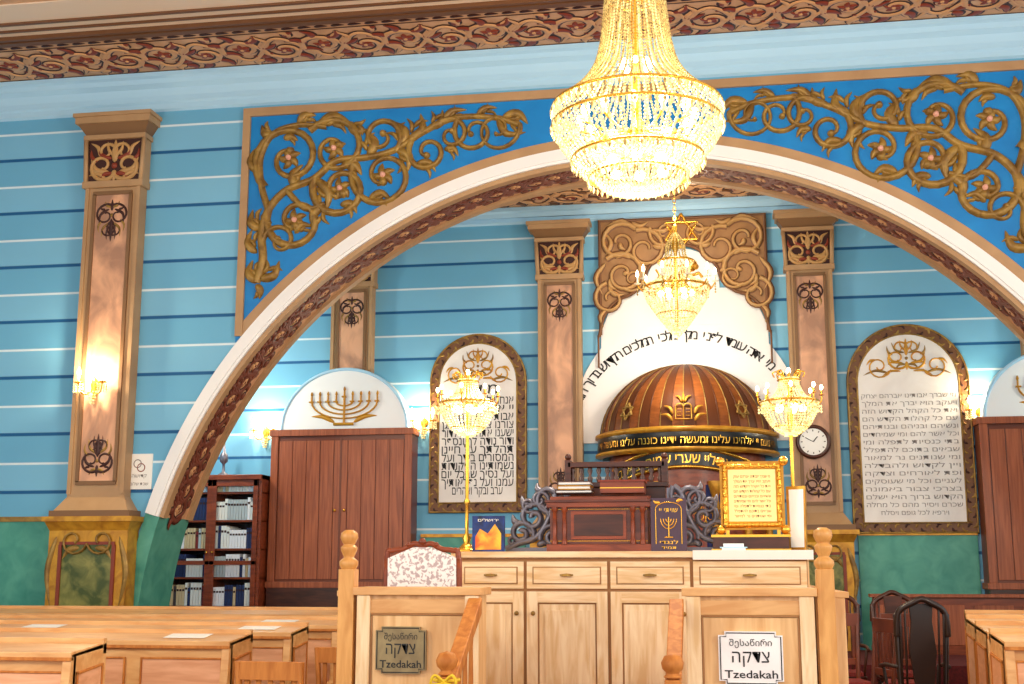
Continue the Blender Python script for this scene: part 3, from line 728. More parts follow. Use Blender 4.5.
g = group('crystal_chandelier', (-.475, 8, 4.5))
m = M('chandelier_body')
strands(m, bez([(.20, .88), (.215, .7), (.24, .5), (.29, .33), (.40, .18), (.545, .06)], 5), 56, .0095, CRYS)
strands(m, bez([(.12, .84), (.18, .6), (.25, .3), (.4, .12)], 5), 18, .010, CRYSB)
strands(m, [(.56, .05), (.565, -.06)], 76, .0115, CRYSB)
strands(m, bez([(.56, -.07), (.54, -.16), (.49, -.24), (.43, -.31)], 5), 68, .0108, CRYSB)
strands(m, bez([(.43, -.32), (.39, -.39), (.33, -.44)], 5), 54, .0108, CRYSB)
strands(m, bez([(.31, -.42), (.27, -.48), (.2, -.52), (.06, -.54)], 5), 38, .0105, CRYSB)
strands(m, bez([(.49, -.05), (.41, -.18), (.3, -.28), (.05, -.32)], 5), 36, .011, CRYSB)
for r, z, n_ in ((.57, .05, 76), (.57, -.07, 76), (.44, -.31, 54), (.33, -.44, 42)):
    ring(m, r-.005, z, GOLD, .010)
    for q in range(n_):
        A = 2*pi*(q+.5)/n_; m.bead((r*1.01*cos(A), r*1.01*sin(A), z-.035), .011, CRYS if q % 2 else CRYSB, 2.6)
for r, z in ((.22, .9), (.25, .93), (.20, .84)): ring(m, r, z, GOLD, .010)
strands(m, bez([(.25, .92), (.28, 1.02), (.22, 1.12), (.08, 1.2)], 4), 30, .012, CRYSB)
m.lathe([(.0, 1.3), (.04, 1.26), (.03, 1.15), (.06, 1.05), (.03, .95), (.025, .0), (.05, -.1), (.0, -.2)], 0, 0, GOLD, 14)
for k in range(18):
    z = 1.3+k*.052
    m.tube([(.016*cos(2*pi*i/8)*(k % 2), .016*cos(2*pi*i/8)*(1-k % 2), z+.033*sin(2*pi*i/8)) for i in range(9)], .005, GOLD, 5)
m.lathe([(0, 2.1), (.03, 2.12), (.11, 2.2), (.12, 2.238), (0, 2.238)], 0, 0, GOLD, 24)
for k in range(12):
    A = 2*pi*k/12
    m.lathe([(.015, -.1), (.015, -.05), (0, -.05)], .38*cos(A), .38*sin(A), IVORY, 8)
    m.sphere((.38*cos(A), .38*sin(A), -.02), .030, BULB, 8, 6, (1, 1, 1.5))
    m.tube([(.03*cos(A), .03*sin(A), -.12), (.22*cos(A), .22*sin(A), -.15), (.38*cos(A), .38*sin(A), -.1)], .008, GOLD, 5)
for k in range(8):
    A = 2*pi*k/8; m.sphere((.22*cos(A), .22*sin(A), -.36), .038, BULB, 8, 6)
    m.tube([(0, 0, -.2), (.1*cos(A), .1*sin(A), -.32), (.2*cos(A), .2*sin(A), -.36)], .007, GOLD, 5)
    m.sphere((.10*cos(A), .10*sin(A), .35), .025, BULB, 8, 6)
body = m.build(parent=g)
plight('chandelier_light', (0, 0, .0), 190, .25, parent=g); plight('chandelier_light_low', (0, 0, -.78), 120, .2, parent=g)
for (x, y) in ((-6.5, 2.6), (5.5, 2.6)):  # added chandeliers, out of view, put in to light the room
    added_group = group('crystal_chandelier', (x, y, 4.5))
    added_body = bpy.data.objects.new('chandelier_body', body.data); SC.collection.objects.link(added_body); added_body.parent = added_group
    plight('chandelier_light', (0, 0, -.78), 440, .4, parent=added_group)

g = group('small_crystal_chandelier', (-.415, 13.7, 4.58))
m = M('chandelier_body')
strands(m, bez([(.37, .0), (.33, -.13), (.22, -.3), (.1, -.46), (.02, -.55)], 5), 40, .0115, CRYSB)
strands(m, bez([(.28, .0), (.25, -.13), (.15, -.25)], 5), 20, .0115, CRYSB)
strands(m, bez([(.2, .3), (.15, .22), (.2, .1), (.36, .02)], 5), 30, .010, CRYSB)
strands(m, bez([(.03, .62), (.1, .5), (.12, .36), (.2, .3)], 5), 16, .010, CRYS)
ring(m, .37, 0, GOLD, .014); ring(m, .2, .3, GOLD, .012); ring(m, .22, -.3, GOLD, .008)
m.lathe([(0, .75), (.03, .7), (.02, .6), (.05, .5), (.02, .4), (.02, -.4), (.0, -.6)], 0, 0, GOLD, 12)
for k in range(6):
    A = 2*pi*k/6; m.sphere((.17*cos(A), .17*sin(A), -.06), .035, BULB, 8, 6)
for k in range(10):
    A = 2*pi*k/10; c_, s_ = cos(A), sin(A)
    m.tube(bez([(.05*c_, .05*s_, .1), (.2*c_, .2*s_, -.03), (.36*c_, .36*s_, -.03), (.43*c_, .43*s_, .05)], 5), .009, GOLD, 6)
    m.lathe([(.01, .05), (.04, .065), (.01, .075), (.012, .14), (0, .14)], .43*c_, .43*s_, IVORY, 8)
    m.lathe([(0, .135), (.018, .155), (.016, .19), (0, .225)], .43*c_, .43*s_, BULB, 8)
    for j in range(4): m.bead((.43*c_, .43*s_, .03-j*.03), .011, CRYS, 1.5)
for k in range(12):
    z = .75+k*.052
    m.tube([(.016*cos(2*pi*i/8)*(k % 2), .016*cos(2*pi*i/8)*(1-k % 2), z+.033*sin(2*pi*i/8)) for i in range(9)], .006, GOLD, 5)
m.lathe([(0, 1.28), (.07, 1.32), (.08, 1.37), (0, 1.37)], 0, 0, GOLD, 18)
m.build(parent=g)
plight('chandelier_light', (0, 0, .8), 30, .1, parent=g); plight('chandelier_light_low', (0, -.0, -.75), 40, .15, parent=g)
sm = bpy.data.objects['small_crystal_chandelier'].children[0].data
for x in (-6.3, 5.3):  # unseen copies added behind the front wall for more light in the apse
    added_group = group('small_crystal_chandelier', (x, 13.7, 4.58)); added_body = bpy.data.objects.new('chandelier_body', sm); SC.collection.objects.link(added_body); added_body.parent = added_group
    plight('chandelier_light_low', (0, 0, -.75), 95, .15, parent=added_group)

# ------------------------------------------------------------------ bimah
b = M('bimah_platform')
b.box(-2.0, .62, 6.2, 9.3, 0, .5, PINE)
b.box(-1.17, -.28, 5.9, 6.2, 0, .34, PINE); b.box(-1.17, -.28, 5.6, 5.9, 0, .17, PINE)
b.box(-1.17, -.28, 6.2, 7.55, .5, .505, CARPET)
b.build(.006)
def tz_panel(x0, x1, platemat, inkmat, px0, px1, pz0, pz1):
    m = M('bimah_parapet'); y = 6.3; z1 = 1.41
    m.box(x0, x1, y, y+.2, .5, z1-.04, PINEV)
    m.box(x0-.02, x1+.015, y-.03, y+.26, z1-.04, z1, PINE)
    m.box(x0, x1, y-.012, y, z1-.13, z1-.06, PINE)
    for a_ in (x0, x1-.07): m.box(a_, a_+.07, y-.022, y, .5, z1-.04, PALEW)
    m.box(x0+.07, x1-.07, y-.008, y, .5, z1-.14, PINEV); m.box(x0+.07, x1-.07, y-.02, y, .5, .6, PALEWH)
    for a_ in (x0+.07, x1-.082): m.box(a_, a_+.012, y-.014, y, .6, z1-.14, GROOVE)
    m.box(x0+.07, x1-.07, y-.014, y, z1-.14, z1-.13, GROOVE)
    m.build(.004)
    s = M('charity_sign'); k = .03
    poly = [(px0+k, pz0), (px1-k, pz0), (px1-k, pz0+k*.6), (px1, pz0+k*.6), (px1, pz1-k*.6), (px1-k, pz1-k*.6), (px1-k, pz1), (px0+k, pz1), (px0+k, pz1-k*.6), (px0, pz1-k*.6), (px0, pz0+k*.6), (px0+k, pz0+k*.6)]
    s.prism(poly, y-.03, y-.008, platemat)
    mp = wallmap(y-.0305); cx = (px0+px1)/2; hgt = pz1-pz0; W = px1-px0
    s.relief([(q[0]*.94+cx*.06, q[1]*.94+(pz0+pz1)/2*.06) for q in poly+[poly[0]]], .0025, mp, inkmat, .002)
    s.text("შესაწირი", cx, pz1-hgt*.27, .042, inkmat, mp, heb=False, maxw=W*.66)
    s.text("צדקה", cx, pz1-hgt*.58, .085, inkmat, mp, maxw=W*.58)
    s.text("Tzedakah", cx, pz0+hgt*.13, .052, inkmat, mp, heb=False, maxw=W*.82, bold=.01)
    s.build()
BRONZE = mat('bronze_plate', srgb(150, 132, 94), .35, .4, c2=srgb(130, 112, 80), scale=12)
WPL = mat('white_plate', srgb(246, 244, 244), .4)
tz_panel(-1.84, -1.21, BRONZE, BLACK, -1.735, -1.475, .985, 1.215)
tz_panel(-.18, .43, WPL, INK, -.03, .275, .955, 1.205)
def newel(x, y, z0, z1, r=.045, name='bimah_newel_post'):
    m = M(name)
    m.box(x-r, x+r, y-r, y+r, z0, z1-.2, NEWEL)
    m.lathe([(r*.9, z1-.2), (r*1.15, z1-.18), (r*1.15, z1-.16), (r*.6, z1-.14), (r*.95, z1-.11), (r*1.05, z1-.09), (r*.65, z1-.075), (r*.8, z1-.068), (r*1.1, z1-.04), (r*1.0, z1-.015), (r*.5, z1), (0, z1)], x, y, NEWEL, 20)
    m.build(.004)
newel(-1.902, 6.33, .5, 1.70, .042); newel(.488, 6.33, .5, 1.70, .042)
m = M('bimah_side_parapet')
for x in (-1.98, .53):
    m.box(x, x+.06, 6.45, 9.25, .5, 1.36, PINEV); m.box(x-.02, x+.08, 6.45, 9.25, 1.36, 1.39, PINE)
m.build(.004)
for x in (-1.225, -.225):
    m = M('stair_handrail'); y0 = 5.62
    m.box(x-.035, x+.035, y0-.035, y0+.035, 0, 1.03, HONEY)
    m.lathe([(.02, 1.03), (.042, 1.04), (.025, 1.055), (.045, 1.075), (.05, 1.1), (.035, 1.13), (0, 1.14)], x, y0, HONEY, 18)
    m.hexa([(x-.035, y0, .95), (x+.035, y0, .95), (x+.035, 6.27, 1.28), (x-.035, 6.27, 1.28), (x-.035, y0, 1.0), (x+.035, y0, 1.0), (x+.035, 6.27, 1.36), (x-.035, 6.27, 1.36)], HONEY)
    for k in range(4):
        yy = 5.75+k*.14; zz = .97+(yy-y0)*.5; z_b = .17 if yy < 5.9 else .34
        m.lathe([(.016, z_b), (.016, z_b+.1), (.009, z_b+.14), (.018, z_b+.35), (.010, zz-.12), (.014, zz)], x, yy, HONEY, 10)
    m.build(.005)
m = M('yellow_ribbon'); YEL = mat('yellow_ribbon_cloth', srgb(226, 190, 40), .6); x = -1.225
m.tube([(x+.055*cos(2*pi*i/16), 5.62+.055*sin(2*pi*i/16), 1.015) for i in range(17)], .008, YEL, 6)
for s in (-1, 1):
    m.tube(bez([(x, 5.565, 1.01), (x+s*.04, 5.55, 1.04), (x+s*.055, 5.55, 1.0), (x, 5.56, 1.005)], 5), .007, YEL, 5)
    m.tube(bez([(x, 5.565, 1.01), (x+s*.015, 5.55, .95), (x+s*.03, 5.56, .87)], 5), .007, YEL, 5)
m.build()

# counter / cabinet
m = M('bimah_cabinet'); CX0, CX1 = -1.6, .50; CY = 7.6; YD = 8.3
m.box(CX0, CX1, CY, YD, .5, 1.57, PALEW); m.box(CX0-.03, CX1+.02, CY-.035, YD+.03, 1.57, 1.605, PALEWH)
m.box(CX0-.01, CX1+.01, CY-.015, YD, .5, .58, PALEWH)
m.box(CX0+.01, CX1-.01, CY-.004, CY, .58, 1.565, GROOVE)
edges = [(-1.585, -1.185), (-1.165, -.68), (-.66, -.19), (-.17, .485)]
for a_, b_ in edges:
    m.box(a_, b_, CY-.018, CY, 1.385, 1.545, PALEWH)
    m.box(a_+.035, b_-.035, CY-.019, CY-.018, 1.41, 1.515, GROOVE); m.box(a_+.043, b_-.043, CY-.028, CY-.018, 1.417, 1.508, PALEWH)
    cx = (a_+b_)/2
    m.lathe([(.001, 0), (.03, -.004), (.034, -.016)], cx, CY-.028, OLDGOLD, 12, pi, 2*pi, zs=1.475)
    m.box(cx-.04, cx+.04, CY-.034, CY-.028, 1.460, 1.47, OLDGOLD)
    z0, z1 = .6, 1.368; f_ = .065
    m.box(a_, a_+f_, CY-.022, CY, z0, z1, PALEW); m.box(b_-f_, b_, CY-.022, CY, z0, z1, PALEW)
    m.box(a_+f_, b_-f_, CY-.022, CY, z1-f_, z1, PALEWH); m.box(a_+f_, b_-f_, CY-.022, CY, z0, z0+f_, PALEWH)
    m.box(a_+f_, b_-f_, CY-.007, CY, z0+f_, z1-f_, GROOVE)
    m.box(a_+f_+.01, b_-f_-.01, CY-.010, CY-.006, z0+f_+.01, z1-f_-.01, PALEW)
    m.box(a_+f_+.045, b_-f_-.045, CY-.020, CY-.006, z0+f_+.045, z1-f_-.045, PALEW)
for x in (-1.225, -1.125, -.23, -.13): m.sphere((x, CY-.035, 1.24), .014, OLDGOLD)
m.build(.004)
m = M('white_table_cloth'); m.box(-.17, .525, CY-.04, YD, 1.606, 1.610, CLOTH); m.box(-.17, .525, CY-.044, CY-.038, 1.555, 1.610, CLOTH); m.build()

# reading desk on the counter
m = M('reading_desk'); x0, x1, y0, y1 = -1.04, -.44, 7.72, 8.12; zt = 1.605
DESK = mat('desk_mahogany', srgb(112, 58, 40), .3, c2=srgb(84, 40, 30), scale=4, stretch=(1, 5, 6))
m.box(x0-.02, x1+.02, y0-.02, y1, zt, zt+.045, REDW); m.box(x0, x1, y0, y1, zt+.045, zt+.27, DESK)
m.box(x0-.02, x1+.02, y0-.02, y1, zt+.27, zt+.30, REDW); m.box(x0-.03, x1+.03, y0-.03, y1, zt+.30, zt+.315, DESK)
m.box(x0+.13, x1-.13, y0-.012, y0, zt+.075, zt+.245, REDW); m.box(x0+.15, x1-.15, y0-.016, y0-.012, zt+.095, zt+.225, DARKW)
for a_ in (x0+.03, x0+.09, x1-.03, x1-.09):
    m.lathe([(.018, zt+.045), (.018, zt+.07), (.011, zt+.08), (.014, zt+.15), (.011, zt+.235), (.018, zt+.245), (.018, zt+.27)], a_, y0-.012, REDW, 10)
for z in (zt+.062, zt+.255): m.box(x0, x1, y0-.004, y0, z, z+.005, GOLD)
m.hexa([(x0, y0, zt+.315), (x1, y0, zt+.315), (x1, y1, zt+.315), (x0, y1, zt+.315), (x0, y0, zt+.335), (x1, y0, zt+.335), (x1, y1, zt+.36), (x0, y1, zt+.36)], REDW)
m.build(.004)
m = M('prayer_books')
def book(x0, x1, y0, y1, z0, z1, mt):
    m.box(x0, x1, y0, y1, z0, z0+.006, mt); m.box(x0, x1, y0, y1, z1-.006, z1, mt); m.box(x0, x0+.006, y0, y1, z0, z1, mt)
    m.box(x0+.006, x1-.006, y0+.006, y1-.004, z0+.006, z1-.006, PAPER)
book(-1.01, -.78, 7.74, 7.92, 1.962, 1.985, DARKW); book(-1.0, -.79, 7.75, 7.93, 1.986, 2.012, GILT); book(-1.0, -.79, 7.77, 7.95, 2.013, 2.04, DARKW)
m.box(-.73, -.46, 7.73, 7.93, 1.962, 2.03, REDW); m.box(-.74, -.45, 7.72, 7.94, 2.03, 2.042, RED); m.box(-.73, -.46, 7.728, 7.73, 1.99, 1.996, GOLD)
m.build()
m = M('carved_lectern'); x0, x1, y = -.98, -.35, 8.18
m.box(x0, x1, y-.02, y+.1, zt, zt+.42, DARKW); m.box(x0-.02, x1+.02, y-.05, y+.1, zt+.42, zt+.45, DARKW)
m.box(x0, x1, y-.03, y+.05, zt+.55, zt+.585, DARKW)
for i in range(11):
    x = x0+.03+(x1-x0-.06)*i/10
    m.lathe([(.012, zt+.45), (.018, zt+.48), (.008, zt+.5), (.018, zt+.53), (.012, zt+.55)], x, y, DARKW, 8)
for x in (x0, x1): 
    m.box(x-.02, x+.02, y-.03, y+.05, zt+.45, zt+.60, DARKW); m.sphere((x, y, zt+.62), .022, DARKW)
m.build(.003)
def scroll_arm(cx, s):
    m = M('carved_scroll_armrest'); y = 8.0
    base = 1.605
    for q in (1, -1):
        mpp = (lambda a_, b_, h, q=q: (cx+s*a_, y-q*(h+.01), b_))
        m.relief(bez([(-.2, base+.02), (-.12, base+.06), (0, base+.1), (.08, base+.22), (.12, base+.36), (.17, base+.41)], 6), .022, mpp, SILVER, .03)
        for c_, a_, tn, d_, w_ in (((.08, base+.34), (.17, base+.41), 1.5, -1, .019), ((-.02, base+.22), (.08, base+.22), 1.5, 1, .019), ((-.1, base+.12), (-.02, base+.1), 1.4, 1, .018), ((.1, base+.1), (.02, base+.08), 1.5, -1, .019), ((.02, base+.33), (.05, base+.27), 1.3, 1, .015), ((.17, base+.2), (.1, base+.2), 1.4, -1, .017),
            ((-.05, base+.30), (-.02, base+.26), 1.3, -1, .013), ((.16, base+.31), (.13, base+.27), 1.3, -1, .013), ((-.16, base+.07), (-.13, base+.05), 1.2, 1, .012)):
            m.relief(spiral(c_, a_, tn, d_, 22, .15), w_, mpp, SILVER, .03)
        for a_, b_ in (((-.1, base+.18), (-.16, base+.24)), ((-.04, base+.3), (-.1, base+.36)), ((.04, base+.38), (.0, base+.44)), ((.0, base+.04), (.08, base+.04)), ((.06, base+.16), (.14, base+.14)), ((.0, base+.12), (-.06, base+.18))):
            leaf(m, a_, b_, .022, .25, mpp, SILVER, .025)
    m.box(cx-.2, cx+.2, y-.03, y+.03, base, base+.03, SILVER)
    m.box(cx+s*.20-.012, cx+s*.20+.012, y-.03, y+.03, base, base+.4, SILVER)
    m.build()
scroll_arm(-1.16, 1); scroll_arm(-.12, -1)
m = M('gilt_lettered_plaque'); y = 7.69; x0, x1 = -.42, -.205; cx = (x0+x1)/2
m.box(x0, x1, y, y+.025, 1.605, 1.925, PLUM); mp = wallmap(y)
m.relief([(x0+.03, 1.65), (x0+.03, 1.86)]+[(cx+(x1-.03-cx)*cos(pi-pi*i/10), 1.86+.04*sin(pi*i/10)) for i in range(11)]+[(x1-.03, 1.65)], .003, mp, GOLD, .004)
for s in (-1, 1):
    leaf(m, (cx+s*.05, 1.90), (cx+s*.09, 1.91), .01, .2, mp, GOLD, .003)
m.relief([(cx, 1.69), (cx, 1.81)], .004, mp, GOLD, .004); m.relief([(cx-.025, 1.69), (cx+.025, 1.69)], .004, mp, GOLD, .004)
for k in (1, 2, 3): m.relief([(cx+.016*k*cos(pi+pi*i/10), 1.80+.02*k*sin(pi+pi*i/10)) for i in range(11)], .003, mp, GOLD, .004)
m.text("שויתי יי", cx, 1.84, .04, GOLD, mp, maxw=.11); m.text("לנגדי", cx, 1.65, .03, GOLD, mp, maxw=.11); m.text("תמיד", cx, 1.62, .024, GOLD, mp, maxw=.09)
m.build(.003)
m = M('illustrated_book'); y = 7.8; x0, x1 = -1.545, -1.34
SKY = mat('book_blue', srgb(30, 70, 160), .4, c2=srgb(20, 30, 60), scale=9); YB_ = mat('book_yellow', srgb(240, 190, 60), .4, c2=srgb(210, 90, 40), scale=12)
m.box(x0, x1, y, y+.03, 1.605, 1.83, SKY); m.prism([(x0+.02, 1.62), (x1-.02, 1.62), (x1-.02, 1.72), (x1-.06, 1.78), (x0+.10, 1.72), (x0+.05, 1.75), (x0+.02, 1.70)], y-.003, y, YB_)
m.text("ירושלים", (x0+x1)/2, 1.795, .025, PAPER, wallmap(y-.003), maxw=.13)
m.build(.003)
m = M('gilt_framed_prayer_sign'); x0, x1, y = .0, .385, 7.8; z0, z1 = 1.735, 2.15
m.box(-.05, .40, 7.74, 7.98, 1.610, 1.70, DARKW); m.box(-.06, .41, 7.73, 7.99, 1.69, 1.705, GOLD); m.box(-.06, .41, 7.73, 7.99, 1.610, 1.62, GOLD)
m.box(x0, x1, y, y+.03, z0, z1, GILT); m.box(x0+.05, x1-.05, y-.004, y, z0+.05, z1-.05, SIGNP)
q = [(x0+.03, z0+.03), (x1-.03, z0+.03), (x1-.03, z1-.03), (x0+.03, z1-.03), (x0+.03, z0+.03)]
m.relief(q, .02, wallmap(y), GOLD, .02)
for i in range(4):
    for k in range(7):
        t_ = (k+.5)/7; a_ = q[i]; b_ = q[i+1]; m.sphere((a_[0]+(b_[0]-a_[0])*t_, y-.018, a_[1]+(b_[1]-a_[1])*t_), .014, GOLD, 8, 6)
for a_ in ((x0, z0), (x1, z0), (x1, z1), (x0, z1)): m.sphere((a_[0], y, a_[1]), .03, GOLD, 10, 8)
m.box(x0+.03, x0+.05, y+.01, y+.03, 1.70, z0, GOLD); m.box(x1-.05, x1-.03, y+.01, y+.03, 1.70, z0, GOLD)
for i, l in enumerate(bl[:9]): m.text(l, (x0+x1)/2, z1-.10-.03*i, .024, BRN, wallmap(y-.004), maxw=.22)
m.build()
m = M('open_book_stack'); m.box(.0, .14, 7.62, 7.72, 1.610, 1.625, PAPER); m.box(-.01, .15, 7.61, 7.73, 1.625, 1.63, PALE); m.box(.01, .13, 7.63, 7.71, 1.63, 1.65, PAPER); m.build()
m = M('standing_prayer_book'); m.hexa([(.40,7.86,1.610),(.50,7.80,1.610),(.51,7.83,1.610),(.41,7.89,1.610),(.40,7.9,2.0),(.51,7.84,2.0),(.52,7.87,2.0),(.41,7.93,2.0)], GILT)
m.hexa([(.415,7.848,1.63),(.49,7.803,1.63),(.492,7.81,1.63),(.417,7.855,1.63),(.415,7.888,1.98),(.5,7.84,1.98),(.502,7.85,1.98),(.417,7.895,1.98)], PAPER)
m.build()

def crystal_lamp(x, y, zc_, e, zbase):
    g = group('crystal_table_lamp', (x, y, zbase)); m = M('lamp_body'); z = zc_-zbase
    m.lathe([(0, 0), (.09, 0), (.09, .015), (.05, .03), (.02, .06), (.03, .09), (.012, .12), (.012, .3), (.022, .32), (.012, .34), (.012, z-.2), (.02, z-.1), (.012, z), (.01, z+.2)], 0, 0, GOLD, 16)
    nb = len(m.v)
    strands(m, bez([(.18, 0), (.16, -.07), (.11, -.15), (.04, -.2)], 4), 34, .0075, CRYSB)
    strands(m, bez([(.06, .16), (.07, .1), (.11, .04), (.18, .01)], 4), 28, .007, CRYSB)
    strands(m, [(.18, 0), (.18, -.05)], 38, .008, CRYSB)
    ring(m, .18, .01, GOLD, .008, 28); ring(m, .07, .15, GOLD, .006, 18); ring(m, .11, -.15, GOLD, .005, 20)
    for k in range(8):
        A = 2*pi*k/8; c_, s_ = cos(A), sin(A)
        m.tube(bez([(.03*c_, .03*s_, .02), (.12*c_, .12*s_, -.03), (.19*c_, .19*s_, .0), (.2*c_, .2*s_, .05)], 4), .005, GOLD, 5)
        m.lathe([(.02, .05), (.007, .055), (.007, .08), (0, .08)], .2*c_, .2*s_, GOLD, 8)
        m.sphere((.2*c_, .2*s_, .1), .011, BULB, 8, 6, (1, 1, 1.6))
        m.tube(bez([(.02*c_, .02*s_, .12), (.06*c_, .06*s_, .2), (.1*c_, .1*s_, .2), (.09*c_, .09*s_, .17)], 4), .005, GOLD, 5)
        for j in range(3): m.bead((.195*c_, .195*s_, -.02-j*.018), .008, CRYSB)
    for k in range(5): m.sphere((.08*cos(k*pi*.4), .08*sin(k*pi*.4), -.03), .024, BULB, 8, 6)
    m.sphere((0, 0, .21), .014, BULB, 8, 6, (1, 1, 1.6))
    for i in range(nb, len(m.v)): v = m.v[i]; m.v[i] = (v[0], v[1], v[2]+z)
    m.build(parent=g)
    plight('lamp_light', (0, 0, z-.3), e, .06, (1, .85, .6), parent=g)
crystal_lamp(-1.60, 7.90, 2.55, 6, 1.605); crystal_lamp(.455, 8.1, 2.54, 6, 1.610)

def damask_chair(cx, y):
    m = M('upholstered_armchair'); z0 = .5; hw = .205
    for s in (-1, 1):
        m.tube([(cx+s*hw, y, z0), (cx+s*hw, y, z0+.5), (cx+s*hw*1.0, y-.04, z0+1.06)], .020, REDW)
        m.tube([(cx+s*hw*.9, y+.45, z0), (cx+s*hw*.9, y+.45, z0+.42)], .02, REDW)
    m.box(cx-hw, cx+hw, y, y+.48, z0+.36, z0+.42, REDW); m.box(cx-hw+.01, cx+hw-.01, y+.02, y+.46, z0+.42, z0+.48, DAMASK)
    poly = [(cx-hw+.01, z0+.55), (cx+hw-.01, z0+.55), (cx+hw-.01, z0+1.06), (cx+.10, z0+1.10), (cx+.05, z0+1.12), (cx-.05, z0+1.12), (cx-.10, z0+1.10), (cx-hw+.01, z0+1.06)]
    m.prism(poly, y-.06, y+.0, DAMASK)
    q = bez([(cx-hw, z0+.52), (cx-hw, z0+1.05), (cx-hw+.03, z0+1.10), (cx-.11, z0+1.11), (cx-.05, z0+1.14), (cx, z0+1.13), (cx+.05, z0+1.14), (cx+.11, z0+1.11), (cx+hw-.03, z0+1.10), (cx+hw, z0+1.05), (cx+hw, z0+.52)], 5)
    m.tube([(a_, y-.04, b_) for a_, b_ in q], .016, REDW); m.sphere((cx, y-.05, z0+1.15), .022, REDW)
    for s in (-1, 1): m.sphere((cx+s*.08, y-.05, z0+1.135), .014, REDW)
    m.build()
damask_chair(-1.65, 6.95)

# ------------------------------------------------------------------ bookcase
m = M('bookcase'); x0, x1, y0, y1, z0, z1 = -6.72, -5.47, 14.5, 14.95, .6, 2.63
m.box(x0, x0+.04, y0, y1, z0, z1, REDW); m.box(x1-.04, x1, y0, y1, z0, z1, REDW); m.box(x0, x1, y1-.03, y1, z0, z1, DARKW)
m.box(x0-.03, x1+.0, y0-.04, y1, z1-.06, z1, REDW); m.box(x0, x1, y0, y1, z0, z0+.1, REDW)
xm = (x0+x1)/2; m.box(xm-.02, xm+.02, y0, y1, z0, z1-.05, REDW)
for k in range(1, 6): m.box(x0, x1, y0+.03, y1, z0+.1+.34*k, z0+.125+.34*k, REDW)
for a_, b_ in ((x0+.04, xm), (xm, x1-.04)):
    for c_ in (a_, b_-.06): m.box(c_, c_+.06, y0-.02, y0, z0+.1, z1-.06, REDW)
    m.box(a_, b_, y0-.02, y0, z1-.14, z1-.06, REDW); m.box(a_, b_, y0-.02, y0, z0+.1, z0+.18, REDW)
    for kz in (z0+.95, ): m.box(a_, b_, y0-.02, y0, kz, kz+.05, REDW)
    m.sphere((xm+(-.035 if b_ == xm else .035), y0-.03, 1.7), .014, GOLD)
m.build(.004)
m = M('shelf_books'); cols = [mat('book_spine_%d' % i, c_, .5) for i, c_ in enumerate([srgb(226, 226, 220), srgb(176, 184, 186), srgb(70, 60, 60), srgb(40, 50, 90), srgb(120, 40, 36), srgb(204, 180, 140), srgb(234, 234, 238)])]
for k in range(0, 6):
    x = x0+.06; cnt = 0
    hmax = .29 if k < 5 else .14
    while x < x1-.08:
        run = cols[[0, 1, 6, 5, 0, 6, 3][(cnt//7+k*3) % 7]]; h_ = .22+.025*((cnt//7+k) % 3); w_ = .036
        if random.random() < .15: run = random.choice(cols); h_ = random.uniform(.2, .27)
        h_ = min(h_, hmax)
        if abs(x+w_/2-xm) > .045:
            zz = z0+.127+.34*k
            m.box(x, x+w_-.005, y0+.03, y1-.04, zz, zz+h_, run); m.box(x+.003, x+w_-.008, y0+.028, y0+.03, zz+h_*.7, zz+h_*.8, MAROON)
        x += w_; cnt += 1
m.build()
m = M('silver_spice_tower'); m.lathe([(0, 0), (.08, 0), (.07, .02), (.02, .05), (.015, .15), (.05, .18), (.05, .26), (.02, .3), (.01, .42), (0, .45)], -6.05, 14.7, SILVER, 14, zs=2.63); m.build()
m = M('apse_bench')
for a_, b_ in ((1.6, 6.6), (-3.4, -1.6)):
    m.box(a_, b_, 14.3, 14.36, .6, 1.2, REDW); m.box(a_-.03, b_+.03, 14.24, 14.42, 1.2, 1.235, DOORW); m.box(a_, b_, 14.36, 14.64, 1.02, 1.06, REDW)
    k = int((b_-a_)/.5)
    for i in range(k):
        xx = a_+(b_-a_)*i/k; m.box(xx+.05, xx+(b_-a_)/k-.05, 14.285, 14.3, .7, 1.12, DOORW)
m.build(.004)

